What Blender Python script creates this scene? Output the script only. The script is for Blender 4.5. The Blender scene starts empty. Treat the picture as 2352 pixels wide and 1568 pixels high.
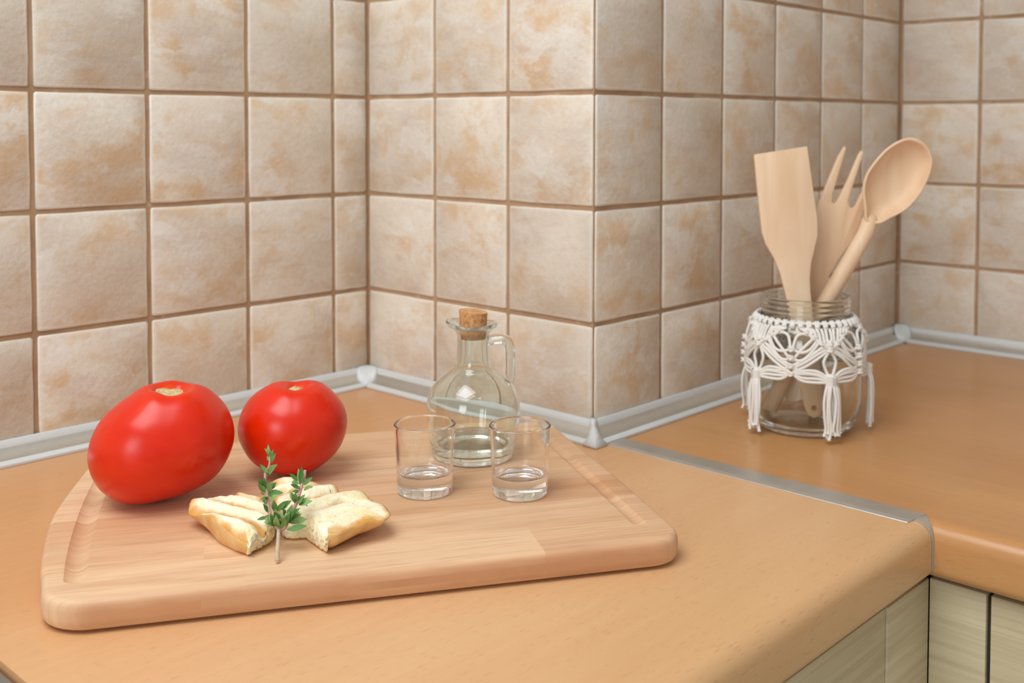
import bpy, bmesh, math, random
from mathutils import Vector, Matrix, noise, Euler
random.seed(7)
S = bpy.context.scene
COL = S.collection

# ------------------------------------------------------------------ camera, world, lights, exposure
FPX, PCX, PCY = 2489.63, 1226.85, 382.99          # fitted focal length and principal point (lens shift)
CAM_LOC = Vector((0.89662, -0.71263, 0.27178))
CAM_ROT = (Matrix.Rotation(0.7469545, 3, 'Z') @ Matrix.Rotation(1.531155, 3, 'X') @ Matrix.Rotation(0.0020323, 3, 'Z'))
cd = bpy.data.cameras.new('camera')
cam = bpy.data.objects.new('camera', cd)
COL.objects.link(cam)
cam.location = CAM_LOC
cam.rotation_mode = 'QUATERNION'
cam.rotation_quaternion = CAM_ROT.to_quaternion()
cd.sensor_width = 36.0
cd.lens = FPX / 2352 * 36.0
cd.shift_x = (1176 - PCX) / 2352
cd.shift_y = (PCY - 784) / 2352
cd.clip_start = 0.02
cd.dof.use_dof = True
cd.dof.focus_distance = 0.675
cd.dof.aperture_fstop = 10.0
S.camera = cam

w = bpy.data.worlds.new('world')
S.world = w
w.use_nodes = True
w.node_tree.nodes['Background'].inputs[0].default_value = (1.0, 0.985, 0.955, 1)
w.node_tree.nodes['Background'].inputs[1].default_value = 0.49

def area(name, loc, target, sx, sy, power, colr):
    ld = bpy.data.lights.new(name, 'AREA')
    ld.shape = 'RECTANGLE'
    ld.size, ld.size_y = sx, sy
    ld.energy = power
    ld.color = colr
    o = bpy.data.objects.new(name, ld)
    COL.objects.link(o)
    o.location = loc
    o.rotation_euler = (Vector(target) - Vector(loc)).to_track_quat('-Z', 'Y').to_euler()
    return o
area('area_light', (0.46, -0.84, 1.22), (0.50, -0.40, 0.0), 0.8, 0.8, 14.5, (0.92, 0.965, 1.0))  # unseen overhead key, added so brightness falls off towards the back
area('area_light', (1.15, -2.5, 0.60), (0.4, -0.1, 0.1), 0.8, 0.9, 14, (0.94, 0.97, 1.0))  # window behind the camera

S.view_settings.view_transform = 'Standard'
S.view_settings.look = 'None'
S.view_settings.exposure = -0.08
S.view_settings.gamma = 1.0
S.view_settings.use_curve_mapping = False
S.cycles.max_bounces = 128
S.cycles.transmission_bounces = 128
S.cycles.glossy_bounces = 32
S.cycles.caustics_reflective = True
S.cycles.caustics_refractive = True
S.cycles.blur_glossy = 0.6
S.cycles.sample_clamp_indirect = 6.0

# ------------------------------------------------------------------ helpers
def ray(x, y):
    return CAM_ROT @ Vector(((x - PCX) / FPX, -(y - PCY) / FPX, -1.0))
def onz(x, y, h):                                  # photo measurement -> point on the plane z = h
    d = ray(x, y)
    return CAM_LOC + d * ((h - CAM_LOC.z) / d.z)
def atd(x, y, dep):                                # photo measurement -> point at a given depth
    return CAM_LOC + ray(x, y) * dep
def onplane(x, y, p0, nrm):
    d = ray(x, y)
    return CAM_LOC + d * ((p0 - CAM_LOC).dot(nrm) / d.dot(nrm))
RIGHT = Vector((0.7337, 0.6795, 0.0)).normalized()
FWD = Vector((-0.6795, 0.7337, 0.0)).normalized()

def col(r, g, b, a=1.0):
    f = lambda c: (c / 255 / 12.92) if c / 255 <= 0.04045 else ((c / 255 + 0.055) / 1.055) ** 2.4
    return (f(r), f(g), f(b), a)

def empty(name, loc=(0, 0, 0), rz=0.0):
    o = bpy.data.objects.new(name, None)
    COL.objects.link(o)
    o.location = loc
    o.rotation_euler = (0, 0, rz)
    o.empty_display_size = 0.02
    return o
def tag(o, label=None, cat=None, group=None, kind=None):
    if label: o['label'] = label
    if cat: o['category'] = cat
    if group: o['group'] = group
    if kind: o['kind'] = kind
    return o
def obj(name, me, m=None, parent=None, loc=None):
    o = bpy.data.objects.new(name, me)
    COL.objects.link(o)
    if m is not None and not me.materials:
        me.materials.append(m)
    if parent: o.parent = parent
    if loc is not None: o.location = loc
    return o
def mesh_from(name, verts, faces, smooth=True):
    me = bpy.data.meshes.new(name)
    me.from_pydata([tuple(v) for v in verts], [], faces)
    me.validate()
    me.update()
    if smooth:
        me.polygons.foreach_set('use_smooth', [True] * len(me.polygons))
    return me
def recalc(me):
    bm = bmesh.new(); bm.from_mesh(me)
    bmesh.ops.recalc_face_normals(bm, faces=bm.faces)
    bm.to_mesh(me); bm.free()
    return me
def smooth_angle(me, deg=35):
    bm = bmesh.new(); bm.from_mesh(me)
    for f in bm.faces: f.smooth = True
    for e in bm.edges:
        if len(e.link_faces) == 2 and e.calc_face_angle(0) > math.radians(deg):
            e.smooth = False
    bm.to_mesh(me); bm.free()
    return me
class MB:                                          # collects boxes, tubes and sweeps into one mesh
    def __init__(self): self.v = []; self.f = []
    def add(self, verts, faces):
        k = len(self.v)
        self.v += [Vector(p) for p in verts]
        self.f += [tuple(i + k for i in fc) for fc in faces]
    def box(self, lo, hi, bev=0.0):
        bm = bmesh.new()
        bmesh.ops.create_cube(bm, size=1)
        for v in bm.verts:
            v.co = Vector([lo[i] + (v.co[i] + 0.5) * (hi[i] - lo[i]) for i in range(3)])
        if bev > 0:
            bmesh.ops.bevel(bm, geom=list(bm.edges), offset=bev, segments=2, profile=0.5, affect='EDGES')
        bm.verts.index_update()
        self.add([v.co.copy() for v in bm.verts], [[v.index for v in f.verts] for f in bm.faces])
        bm.free()
    def tube(self, pts, rad, n=8, cap=True):
        pts = [Vector(p) for p in pts]
        R = rad if callable(rad) else (lambda t: rad)
        m = len(pts)
        T = [(pts[min(i + 1, m - 1)] - pts[max(i - 1, 0)]).normalized() for i in range(m)]
        u = T[0].orthogonal().normalized()
        vs = []
        for i in range(m):
            u = (u - T[i] * u.dot(T[i])).normalized()
            b = T[i].cross(u)
            r = R(i / max(1, m - 1))
            ra, rb = r if isinstance(r, tuple) else (r, r)
            for k in range(n):
                a = 2 * math.pi * k / n
                vs.append(pts[i] + u * (ra * math.cos(a)) + b * (rb * math.sin(a)))
        fs = [(i * n + k, i * n + (k + 1) % n, (i + 1) * n + (k + 1) % n, (i + 1) * n + k) for i in range(m - 1) for k in range(n)]
        if cap:
            fs.append(tuple(range(n - 1, -1, -1)))
            fs.append(tuple((m - 1) * n + k for k in range(n)))
        self.add(vs, fs)
    def ball(self, c, r, sc=(1, 1, 1), nu=10, nv=6):
        vs = [Vector(c) + Vector((0, 0, r * sc[2]))]
        for j in range(1, nv):
            t = math.pi * j / nv
            for i in range(nu):
                p = 2 * math.pi * i / nu
                vs.append(Vector(c) + Vector((r * sc[0] * math.sin(t) * math.cos(p), r * sc[1] * math.sin(t) * math.sin(p), r * sc[2] * math.cos(t))))
        vs.append(Vector(c) - Vector((0, 0, r * sc[2])))
        fs = [(0, 1 + i, 1 + (i + 1) % nu) for i in range(nu)]
        for j in range(nv - 2):
            for i in range(nu):
                fs.append((1 + j * nu + i, 1 + (j + 1) * nu + i, 1 + (j + 1) * nu + (i + 1) % nu, 1 + j * nu + (i + 1) % nu))
        e = len(vs) - 1
        fs += [(e, 1 + (nv - 2) * nu + (i + 1) % nu, 1 + (nv - 2) * nu + i) for i in range(nu)]
        self.add(vs, fs)
    def build(self, name, m, parent=None, smooth=True, angle=None, loc=None):
        me = mesh_from(name, self.v, self.f, smooth)
        recalc(me)
        if angle: smooth_angle(me, angle)
        return obj(name, me, m, parent, loc)

def catmull(pts, n=8):
    P = [Vector(p) for p in pts]
    out = []
    for i in range(len(P) - 1):
        p0 = P[max(i - 1, 0)]; p1 = P[i]; p2 = P[i + 1]; p3 = P[min(i + 2, len(P) - 1)]
        for k in range(n):
            t = k / n
            out.append(0.5 * ((2 * p1) + (p2 - p0) * t + (2 * p0 - 5 * p1 + 4 * p2 - p3) * t * t + (3 * p1 - p0 - 3 * p2 + p3) * t ** 3))
    out.append(P[-1].copy())
    return out
def closed_catmull(P, n=8):
    P = [Vector(p) for p in P]
    m = len(P); out = []
    for i in range(m):
        p0, p1, p2, p3 = P[i - 1], P[i], P[(i + 1) % m], P[(i + 2) % m]
        for k in range(n):
            t = k / n
            out.append(0.5 * ((2 * p1) + (p2 - p0) * t + (2 * p0 - 5 * p1 + 4 * p2 - p3) * t * t + (3 * p1 - p0 - 3 * p2 + p3) * t ** 3))
    return out
def lathe(name, prof, n=64, warp=None, sub=4):
    pr = catmull([Vector((r, z, 0)) for r, z in prof], sub) if sub > 1 else [Vector((r, z, 0)) for r, z in prof]
    vs = []; fs = []; rings = []
    for p in pr:
        if p.x < 1e-5:
            rings.append([len(vs)]); vs.append(Vector((0, 0, p.y)))
        else:
            rg = []
            for k in range(n):
                a = 2 * math.pi * k / n
                q = Vector((p.x * math.cos(a), p.x * math.sin(a), p.y))
                if warp: q = warp(q, a)
                rg.append(len(vs)); vs.append(q)
            rings.append(rg)
    for A, B in zip(rings, rings[1:]):
        if len(A) == 1 and len(B) == 1: continue
        for k in range(n):
            k2 = (k + 1) % n
            if len(A) == 1: fs.append((A[0], B[k], B[k2]))
            elif len(B) == 1: fs.append((A[k], B[0], A[k2]))
            else: fs.append((A[k], B[k], B[k2], A[k2]))
    me = mesh_from(name, vs, fs)
    return recalc(me)

# ------------------------------------------------------------------ materials
def newmat(name):
    m = bpy.data.materials.new(name)
    m.use_nodes = True
    nt = m.node_tree
    return m, nt, nt.nodes['Principled BSDF']
def nd(nt, typ, **kw):
    n = nt.nodes.new(typ)
    for k, v in kw.items():
        if k.startswith('i_'):
            n.inputs[int(k[2:])].default_value = v
        else:
            setattr(n, k, v)
    return n
def ramp(nt, fac, stops, interp='LINEAR'):
    r = nt.nodes.new('ShaderNodeValToRGB')
    r.color_ramp.interpolation = interp
    e = r.color_ramp.elements
    e[0].position, e[0].color = stops[0]
    e[1].position, e[1].color = stops[1]
    for p, c in stops[2:]:
        x = e.new(p); x.color = c
    nt.links.new(fac, r.inputs[0])
    return r.outputs[0]
def mixc(nt, fac, a, b, mode='MIX'):
    n = nt.nodes.new('ShaderNodeMix')
    n.data_type = 'RGBA'; n.blend_type = mode
    for s, v in ((n.inputs[0], fac), (n.inputs[6], a), (n.inputs[7], b)):
        if isinstance(v, (tuple, float, int)): s.default_value = v
        else: nt.links.new(v, s)
    return n.outputs[2]
def mth(nt, op, a, b=None):
    n = nt.nodes.new('ShaderNodeMath'); n.operation = op
    for s, v in ((n.inputs[0], a), (n.inputs[1], b)):
        if v is None: continue
        if isinstance(v, (float, int)): s.default_value = v
        else: nt.links.new(v, s)
    return n.outputs[0]
def mapping(nt, vec, scale=(1, 1, 1), rot=(0, 0, 0), loc=(0, 0, 0)):
    n = nt.nodes.new('ShaderNodeMapping')
    n.inputs['Scale'].default_value = scale
    n.inputs['Rotation'].default_value = rot
    n.inputs['Location'].default_value = loc
    nt.links.new(vec, n.inputs[0])
    return n.outputs[0]
def noisef(nt, vec, scale, detail=4, rough=0.55, dist=0.0):
    n = nt.nodes.new('ShaderNodeTexNoise')
    n.inputs['Scale'].default_value = scale
    n.inputs['Detail'].default_value = detail
    n.inputs['Roughness'].default_value = rough
    n.inputs['Distortion'].default_value = dist
    nt.links.new(vec, n.inputs['Vector'])
    return n.outputs['Fac']
def bump(nt, b, height, strength, dist=0.001):
    n = nt.nodes.new('ShaderNodeBump')
    n.inputs['Strength'].default_value = strength
    n.inputs['Distance'].default_value = dist
    nt.links.new(height, n.inputs['Height'])
    nt.links.new(n.outputs[0], b.inputs['Normal'])
def objco(nt, rnd=False):
    tc = nt.nodes.new('ShaderNodeTexCoord')
    if not rnd: return tc.outputs['Object']
    oi = nt.nodes.new('ShaderNodeObjectInfo')
    vm = nt.nodes.new('ShaderNodeVectorMath'); vm.operation = 'SCALE'
    vm.inputs[0].default_value = (7.3, 3.1, 5.7)
    nt.links.new(oi.outputs['Random'], vm.inputs['Scale'])
    va = nt.nodes.new('ShaderNodeVectorMath'); va.operation = 'ADD'
    nt.links.new(tc.outputs['Object'], va.inputs[0]); nt.links.new(vm.outputs[0], va.inputs[1])
    return va.outputs[0]

def plain(name, c, rough=0.5, metal=0.0, nscale=60.0, var=0.06, bmp=0.0, spec=0.5):
    m, nt, b = newmat(name)
    f = noisef(nt, objco(nt), nscale, 3)
    d = tuple(max(0, x * (1 - var)) for x in c[:3]) + (1,)
    l = tuple(min(1, x * (1 + var)) for x in c[:3]) + (1,)
    nt.links.new(ramp(nt, f, [(0.3, d), (0.7, l)]), b.inputs['Base Color'])
    b.inputs['Roughness'].default_value = rough
    b.inputs['Metallic'].default_value = metal
    b.inputs['Specular IOR Level'].default_value = spec
    if bmp: bump(nt, b, f, bmp)
    return m

def tile_mat():
    m, nt, b = newmat('tile_glaze')
    v = objco(nt, True)
    oi = nt.nodes.new('ShaderNodeObjectInfo')
    base = ramp(nt, noisef(nt, v, 9, 4, 0.6, 0.4), [(0.35, col(212, 199, 183)), (0.65, col(223, 213, 198))])
    och = ramp(nt, noisef(nt, mapping(nt, v, (1, 1, 1.25)), 21, 8, 0.64, 0.3), [(0.49, (0, 0, 0, 1)), (0.62, (1, 1, 1, 1))])
    ochc = mixc(nt, noisef(nt, v, 45, 3), col(214, 187, 156), col(208, 177, 138))
    och = mth(nt, 'MULTIPLY', och, mth(nt, 'ADD', mth(nt, 'MULTIPLY', oi.outputs['Random'], 0.4), 0.6))
    c = mixc(nt, och, base, ochc)
    wv = mapping(nt, v, (1, 1, 1.7), (0.0, 0.5, 0.0), (4.2, 1.7, 9.1))
    wh = ramp(nt, noisef(nt, wv, 19, 8, 0.62, 0.45), [(0.55, (0, 0, 0, 1)), (0.60, (1, 1, 1, 1))])
    c = mixc(nt, mth(nt, 'MULTIPLY', wh, 0.7), c, col(222, 216, 206))
    st = ramp(nt, noisef(nt, mapping(nt, v, (0.5, 1, 2.2), (0, 0, 0), (2, 8, 5)), 30, 5, 0.6), [(0.56, (0, 0, 0, 1)), (0.70, (1, 1, 1, 1))])
    c = mixc(nt, mth(nt, 'MULTIPLY', st, 0.35), c, col(192, 170, 156))
    gr_ = noisef(nt, v, 210, 4, 0.6)
    c = mixc(nt, ramp(nt, gr_, [(0.45, (0, 0, 0, 1)), (0.75, (0.3, 0.3, 0.3, 1))]), c, col(194, 176, 156))
    # pale worn rim along the tile edges
    tc = nt.nodes.new('ShaderNodeTexCoord')
    sp = nt.nodes.new('ShaderNodeSeparateXYZ'); nt.links.new(tc.outputs['Generated'], sp.inputs[0])
    ex = mth(nt, 'ABSOLUTE', mth(nt, 'SUBTRACT', sp.outputs[0], 0.5))
    ez = mth(nt, 'ABSOLUTE', mth(nt, 'SUBTRACT', sp.outputs[2], 0.5))
    ed = mth(nt, 'ADD', mth(nt, 'MAXIMUM', ex, ez), mth(nt, 'MULTIPLY', noisef(nt, v, 40, 4), 0.05))
    edge = ramp(nt, ed, [(0.485, (0, 0, 0, 1)), (0.51, (1, 1, 1, 1))])
    c = mixc(nt, mth(nt, 'MULTIPLY', edge, 0.6), c, col(226, 219, 206))
    hs = nt.nodes.new('ShaderNodeHueSaturation')
    nt.links.new(mth(nt, 'ADD', mth(nt, 'MULTIPLY', oi.outputs['Random'], 0.12), 0.93), hs.inputs['Value'])
    nt.links.new(c, hs.inputs['Color'])
    nt.links.new(hs.outputs[0], b.inputs['Base Color'])
    b.inputs['Roughness'].default_value = 0.42
    h = mth(nt, 'ADD', noisef(nt, v, 45, 5, 0.6), mth(nt, 'MULTIPLY', noisef(nt, v, 240, 4), 0.45))
    bump(nt, b, h, 0.5, 0.0018)
    return m
def grout_mat():
    m, nt, b = newmat('grout')
    v = objco(nt)
    c = ramp(nt, noisef(nt, v, 26, 5, 0.6), [(0.3, col(156, 122, 92)), (0.62, col(178, 146, 114)), ])
    c2 = ramp(nt, noisef(nt, v, 55, 3), [(0.62, (0, 0, 0, 1)), (0.70, (1, 1, 1, 1))])
    c = mixc(nt, mth(nt, 'MULTIPLY', c2, 0.5), c, col(196, 176, 152))
    nt.links.new(c, b.inputs['Base Color'])
    b.inputs['Roughness'].default_value = 0.85
    bump(nt, b, noisef(nt, v, 300, 3), 0.3, 0.0006)
    return m
def beech_mat(name, along, light, dark, fleck, cross_tones=None):
    """laminate beech: grain runs along the given object axis (0 = x, 1 = y)"""
    m, nt, b = newmat(name)
    v = objco(nt)
    s = (lambda a, c: (a, c, c)) if along == 0 else (lambda a, c: (c, a, c))
    band = noisef(nt, mapping(nt, v, s(0.9, 5.5)), 1.6, 4, 0.55, 0.3)
    c = ramp(nt, band, [(0.3, dark), (0.7, light)])
    if cross_tones:                                     # tone ramp across the grain, paler in the front half
        sp = nt.nodes.new('ShaderNodeSeparateXYZ'); nt.links.new(v, sp.inputs[0])
        w_ = mth(nt, 'ADD', sp.outputs[1 - along], mth(nt, 'MULTIPLY', mth(nt, 'SUBTRACT', noisef(nt, mapping(nt, v, s(1.5, 9)), 1.0, 3), 0.5), 0.10))
        c = mixc(nt, 0.62, c, ramp(nt, w_, cross_tones))
    fine = noisef(nt, mapping(nt, v, s(9, 160)), 1.0, 3, 0.5)
    c = mixc(nt, 0.22, c, ramp(nt, fine, [(0.3, dark), (0.7, light)]))
    fl = noisef(nt, mapping(nt, v, s(110, 1100)), 1.0, 2, 0.4)
    fm = ramp(nt, fl, [(0.62, (0, 0, 0, 1)), (0.74, (1, 1, 1, 1))])
    c = mixc(nt, mth(nt, 'MULTIPLY', fm, 0.4), c, fleck)
    nt.links.new(c, b.inputs['Base Color'])
    b.inputs['Roughness'].default_value = 0.3
    b.inputs['Specular IOR Level'].default_value = 0.5
    bump(nt, b, fl, 0.05, 0.0004)
    return m
def board_mat():
    m, nt, b = newmat('board_beech')
    v = objco(nt)
    br = nt.nodes.new('ShaderNodeTexBrick')
    br.offset = 0.37; br.offset_frequency = 2; br.squash = 1.0
    br.inputs['Color1'].default_value = (0, 0, 0, 1); br.inputs['Color2'].default_value = (1, 1, 1, 1)
    br.inputs['Mortar Size'].default_value = 0.0
    br.inputs['Scale'].default_value = 1.0
    br.inputs['Brick Width'].default_value = 0.31
    br.inputs['Row Height'].default_value = 0.0425
    nt.links.new(mapping(nt, v, (1, 1, 1), (0, 0, 0), (0.152, 0.0, 0.0)), br.inputs['Vector'])
    sep = nt.nodes.new('ShaderNodeSeparateColor'); nt.links.new(br.outputs['Color'], sep.inputs[0])
    rid = sep.outputs[0]
    stave = ramp(nt, rid, [(0.0, col(218, 174, 134)), (0.35, col(232, 197, 158)), (0.65, col(212, 162, 120)), (1.0, col(234, 202, 163))])
    off = nt.nodes.new('ShaderNodeVectorMath'); off.operation = 'SCALE'
    off.inputs[0].default_value = (3.0, 7.0, 0.0); nt.links.new(rid, off.inputs['Scale'])
    va = nt.nodes.new('ShaderNodeVectorMath'); va.operation = 'ADD'
    nt.links.new(v, va.inputs[0]); nt.links.new(off.outputs[0], va.inputs[1])
    vo = va.outputs[0]
    gr = noisef(nt, mapping(nt, vo, (5, 75, 6)), 1.0, 6, 0.6, 0.8)
    c = mixc(nt, ramp(nt, gr, [(0.42, (0, 0, 0, 1)), (0.75, (0.6, 0.6, 0.6, 1))]), stave, col(184, 130, 92))
    fi = noisef(nt, mapping(nt, vo, (28, 520, 30)), 1.0, 3, 0.5)
    c = mixc(nt, ramp(nt, fi, [(0.50, (0, 0, 0, 1)), (0.75, (0.35, 0.35, 0.35, 1))]), c, col(165, 112, 78))
    pk = noisef(nt, mapping(nt, vo, (3, 18, 3)), 1.0, 3)
    c = mixc(nt, ramp(nt, pk, [(0.45, (0, 0, 0, 1)), (0.8, (0.35, 0.35, 0.35, 1))]), c, col(224, 196, 160))
    # front long edge mixed towards a redder, darker tone
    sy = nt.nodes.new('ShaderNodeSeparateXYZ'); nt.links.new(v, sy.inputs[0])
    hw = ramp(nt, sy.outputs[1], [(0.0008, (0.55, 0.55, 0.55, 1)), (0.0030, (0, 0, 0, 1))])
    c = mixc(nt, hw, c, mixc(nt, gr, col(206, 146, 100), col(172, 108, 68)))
    nt.links.new(c, b.inputs['Base Color'])
    b.inputs['Roughness'].default_value = 0.5
    b.inputs['Specular IOR Level'].default_value = 0.35
    bump(nt, b, mth(nt, 'ADD', gr, fi), 0.12, 0.0005)
    return m
def utensil_mat():
    m, nt, b = newmat('pale_wood')
    v = objco(nt, True)
    g = noisef(nt, mapping(nt, v, (60, 60, 7)), 1.0, 4, 0.5, 0.6)
    c = ramp(nt, g, [(0.25, col(222, 184, 146)), (0.75, col(236, 208, 176))])
    nt.links.new(c, b.inputs['Base Color'])
    b.inputs['Roughness'].default_value = 0.55
    bump(nt, b, g, 0.08, 0.0005)
    return m
def cabinet_mat():
    m, nt, b = newmat('greige_oak')
    v = objco(nt)
    g = noisef(nt, mapping(nt, v, (7, 7, 250)), 1.0, 5, 0.6, 0.6)
    g2 = noisef(nt, mapping(nt, v, (2, 2, 30)), 1.0, 3, 0.5, 0.3)
    c = ramp(nt, g, [(0.3, col(176, 160, 124)), (0.55, col(202, 188, 154)), (0.8, col(212, 200, 168))])
    c = mixc(nt, 0.35, c, ramp(nt, g2, [(0.3, col(188, 173, 136)), (0.7, col(210, 197, 162))]))
    nt.links.new(c, b.inputs['Base Color'])
    b.inputs['Roughness'].default_value = 0.5
    bump(nt, b, g, 0.15, 0.0006)
    return m
def glass_mat(name, tint, ior=1.5):
    m, nt, b = newmat(name)
    f = noisef(nt, objco(nt), 40, 2)
    d = tuple(x * 0.995 for x in tint[:3]) + (1,)
    nt.links.new(ramp(nt, f, [(0.3, d), (0.7, tint)]), b.inputs['Base Color'])
    b.inputs['Roughness'].default_value = 0.0
    b.inputs['IOR'].default_value = ior
    b.inputs['Transmission Weight'].default_value = 1.0
    return m
def tomato_mat():
    m, nt, b = newmat('tomato_skin')
    v = objco(nt)
    at = nt.nodes.new('ShaderNodeAttribute'); at.attribute_name = 'pole'
    f = noisef(nt, v, 28, 4)
    c = ramp(nt, f, [(0.3, col(212, 30, 0)), (0.7, col(226, 48, 4))])
    c = mixc(nt, ramp(nt, at.outputs['Fac'], [(0.0, (0, 0, 0, 1)), (0.30, (0.08, 0.08, 0.08, 1)), (0.65, (0.65, 0.65, 0.65, 1)), (1.0, (1, 1, 1, 1))]), c, col(240, 120, 20))
    sp = noisef(nt, v, 420, 2)
    c = mixc(nt, ramp(nt, sp, [(0.70, (0, 0, 0, 1)), (0.78, (0.15, 0.15, 0.15, 1))]), c, col(240, 120, 60))
    nt.links.new(c, b.inputs['Base Color'])
    b.inputs['Roughness'].default_value = 0.29
    b.inputs['Specular IOR Level'].default_value = 0.42
    b.inputs['Subsurface Weight'].default_value = 0.12
    b.inputs['Subsurface Radius'].default_value = (0.012, 0.003, 0.001)
    b.inputs['Subsurface Scale'].default_value = 0.4
    bump(nt, b, mth(nt, 'ADD', noisef(nt, v, 60, 2), mth(nt, 'MULTIPLY', noisef(nt, v, 700, 2), 0.1)), 0.05, 0.001)
    return m
def scar_mat():
    m, nt, b = newmat('stem_scar_cork')
    v = objco(nt)
    f = noisef(nt, v, 260, 5, 0.65)
    nt.links.new(ramp(nt, f, [(0.3, col(176, 146, 96)), (0.6, col(222, 202, 152)), (0.8, col(234, 220, 178))]), b.inputs['Base Color'])
    b.inputs['Roughness'].default_value = 0.8
    bump(nt, b, f, 0.6, 0.002)
    return m
def cork_mat():
    m, nt, b = newmat('cork')
    v = objco(nt)
    f = noisef(nt, v, 320, 5, 0.65)
    c = ramp(nt, f, [(0.3, col(150, 96, 52)), (0.5, col(205, 150, 98)), (0.75, col(222, 174, 124))])
    vo = nt.nodes.new('ShaderNodeTexVoronoi'); vo.inputs['Scale'].default_value = 260
    nt.links.new(v, vo.inputs['Vector'])
    c = mixc(nt, ramp(nt, vo.outputs['Distance'], [(0.0, (0.6, 0.6, 0.6, 1)), (0.18, (0, 0, 0, 1))]), c, col(120, 72, 38))
    nt.links.new(c, b.inputs['Base Color'])
    b.inputs['Roughness'].default_value = 0.85
    bump(nt, b, f, 0.5, 0.001)
    return m
def crumb_mat():
    m, nt, b = newmat('toasted_crumb')
    v = objco(nt)
    at = nt.nodes.new('ShaderNodeAttribute'); at.attribute_name = 'toast'
    f = noisef(nt, v, 240, 6, 0.65)
    c = ramp(nt, f, [(0.3, col(242, 228, 182)), (0.55, col(250, 243, 214)), (0.8, col(254, 250, 232))])
    big = noisef(nt, v, 55, 4)
    c = mixc(nt, ramp(nt, big, [(0.5, (0, 0, 0, 1)), (0.7, (0.6, 0.6, 0.6, 1))]), c, col(238, 206, 122))
    tf = mth(nt, 'ADD', at.outputs['Fac'], mth(nt, 'MULTIPLY', mth(nt, 'SUBTRACT', noisef(nt, v, 150, 4), 0.5), 0.7))
    c = mixc(nt, ramp(nt, tf, [(0.25, (0, 0, 0, 1)), (0.6, (0.7, 0.7, 0.7, 1)), (1.0, (1, 1, 1, 1))]), c, col(216, 154, 66))
    po = nt.nodes.new('ShaderNodeTexVoronoi'); po.inputs['Scale'].default_value = 330
    nt.links.new(v, po.inputs['Vector'])
    c = mixc(nt, ramp(nt, po.outputs['Distance'], [(0.0, (0.4, 0.4, 0.4, 1)), (0.2, (0, 0, 0, 1))]), c, col(222, 190, 116))
    hb = noisef(nt, mapping(nt, v, (1, 2.5, 1), (0, 0, 0.7)), 170, 2)
    c = mixc(nt, ramp(nt, hb, [(0.715, (0, 0, 0, 1)), (0.745, (0.8, 0.8, 0.8, 1))]), c, col(78, 74, 34))
    nt.links.new(c, b.inputs['Base Color'])
    b.inputs['Roughness'].default_value = 0.8
    b.inputs['Subsurface Weight'].default_value = 0.15
    b.inputs['Subsurface Radius'].default_value = (0.004, 0.003, 0.0015)
    b.inputs['Subsurface Scale'].default_value = 0.5
    bump(nt, b, mth(nt, 'ADD', f, noisef(nt, v, 520, 4)), 0.42, 0.0012)
    return m
def crust_mat():
    m, nt, b = newmat('bread_crust')
    v = objco(nt)
    f = noisef(nt, v, 60, 5, 0.6)
    c = ramp(nt, f, [(0.3, col(206, 148, 78)), (0.55, col(222, 176, 112)), (0.75, col(232, 198, 142))])
    fl = noisef(nt, v, 110, 3)
    c = mixc(nt, ramp(nt, fl, [(0.66, (0, 0, 0, 1)), (0.74, (0.6, 0.6, 0.6, 1))]), c, col(238, 216, 180))
    nt.links.new(c, b.inputs['Base Color'])
    b.inputs['Roughness'].default_value = 0.55
    bump(nt, b, noisef(nt, v, 220, 4), 0.25, 0.001)
    return m
def leaf_mat():
    m, nt, b = newmat('herb_leaf')
    oi = nt.nodes.new('ShaderNodeObjectInfo')
    v = objco(nt)
    c = ramp(nt, oi.outputs['Random'], [(0.0, col(84, 126, 58)), (0.5, col(112, 154, 80)), (1.0, col(146, 178, 108))])
    c = mixc(nt, mth(nt, 'MULTIPLY', noisef(nt, v, 400, 3), 0.3), c, col(92, 132, 66))
    nt.links.new(c, b.inputs['Base Color'])
    b.inputs['Roughness'].default_value = 0.5
    b.inputs['Subsurface Weight'].default_value = 0.1
    b.inputs['Subsurface Scale'].default_value = 0.002
    bump(nt, b, noisef(nt, v, 500, 2), 0.2, 0.0005)
    return m
def cord_mat():
    m, nt, b = newmat('white_cotton')
    v = objco(nt)
    wv = nt.nodes.new('ShaderNodeTexWave')
    wv.inputs['Scale'].default_value = 260; wv.inputs['Distortion'].default_value = 2.0
    wv.bands_direction = 'DIAGONAL'
    nt.links.new(v, wv.inputs['Vector'])
    nt.links.new(ramp(nt, wv.outputs['Fac'], [(0.0, col(226, 222, 214)), (1.0, col(240, 237, 231))]), b.inputs['Base Color'])
    b.inputs['Roughness'].default_value = 0.9
    bump(nt, b, wv.outputs['Fac'], 0.35, 0.0004)
    return m

M = {}
M['tile'] = tile_mat()
M['grout'] = grout_mat()
M['wt_y'] = beech_mat('beech_laminate_lengthwise', 1, col(220, 174, 124), col(206, 152, 100), col(168, 114, 70),
                      [(0.06, col(196, 136, 84)), (0.28, col(204, 144, 90)), (0.42, col(228, 184, 142)), (0.56, col(218, 178, 130))])
M['wt_x'] = beech_mat('beech_laminate_crosswise', 0, col(208, 156, 100), col(188, 132, 80), col(160, 106, 66))
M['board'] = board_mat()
M['utensil'] = utensil_mat()
M['cab'] = cabinet_mat()
M['clear'] = glass_mat('clear_glass', (0.99, 0.995, 0.995, 1))
M['green'] = glass_mat('greenish_glass', (0.91, 0.955, 0.925, 1))
M['jar'] = glass_mat('jar_glass', (0.945, 0.96, 0.925, 1))
M['liquid'] = glass_mat('clear_liquid', (0.985, 0.995, 0.985, 1), 1.36)
M['tomato'] = tomato_mat()
M['scar'] = scar_mat()
M['cork'] = cork_mat()
M['crumb'] = crumb_mat()
M['crust'] = crust_mat()
M['leaf'] = leaf_mat()
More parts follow.
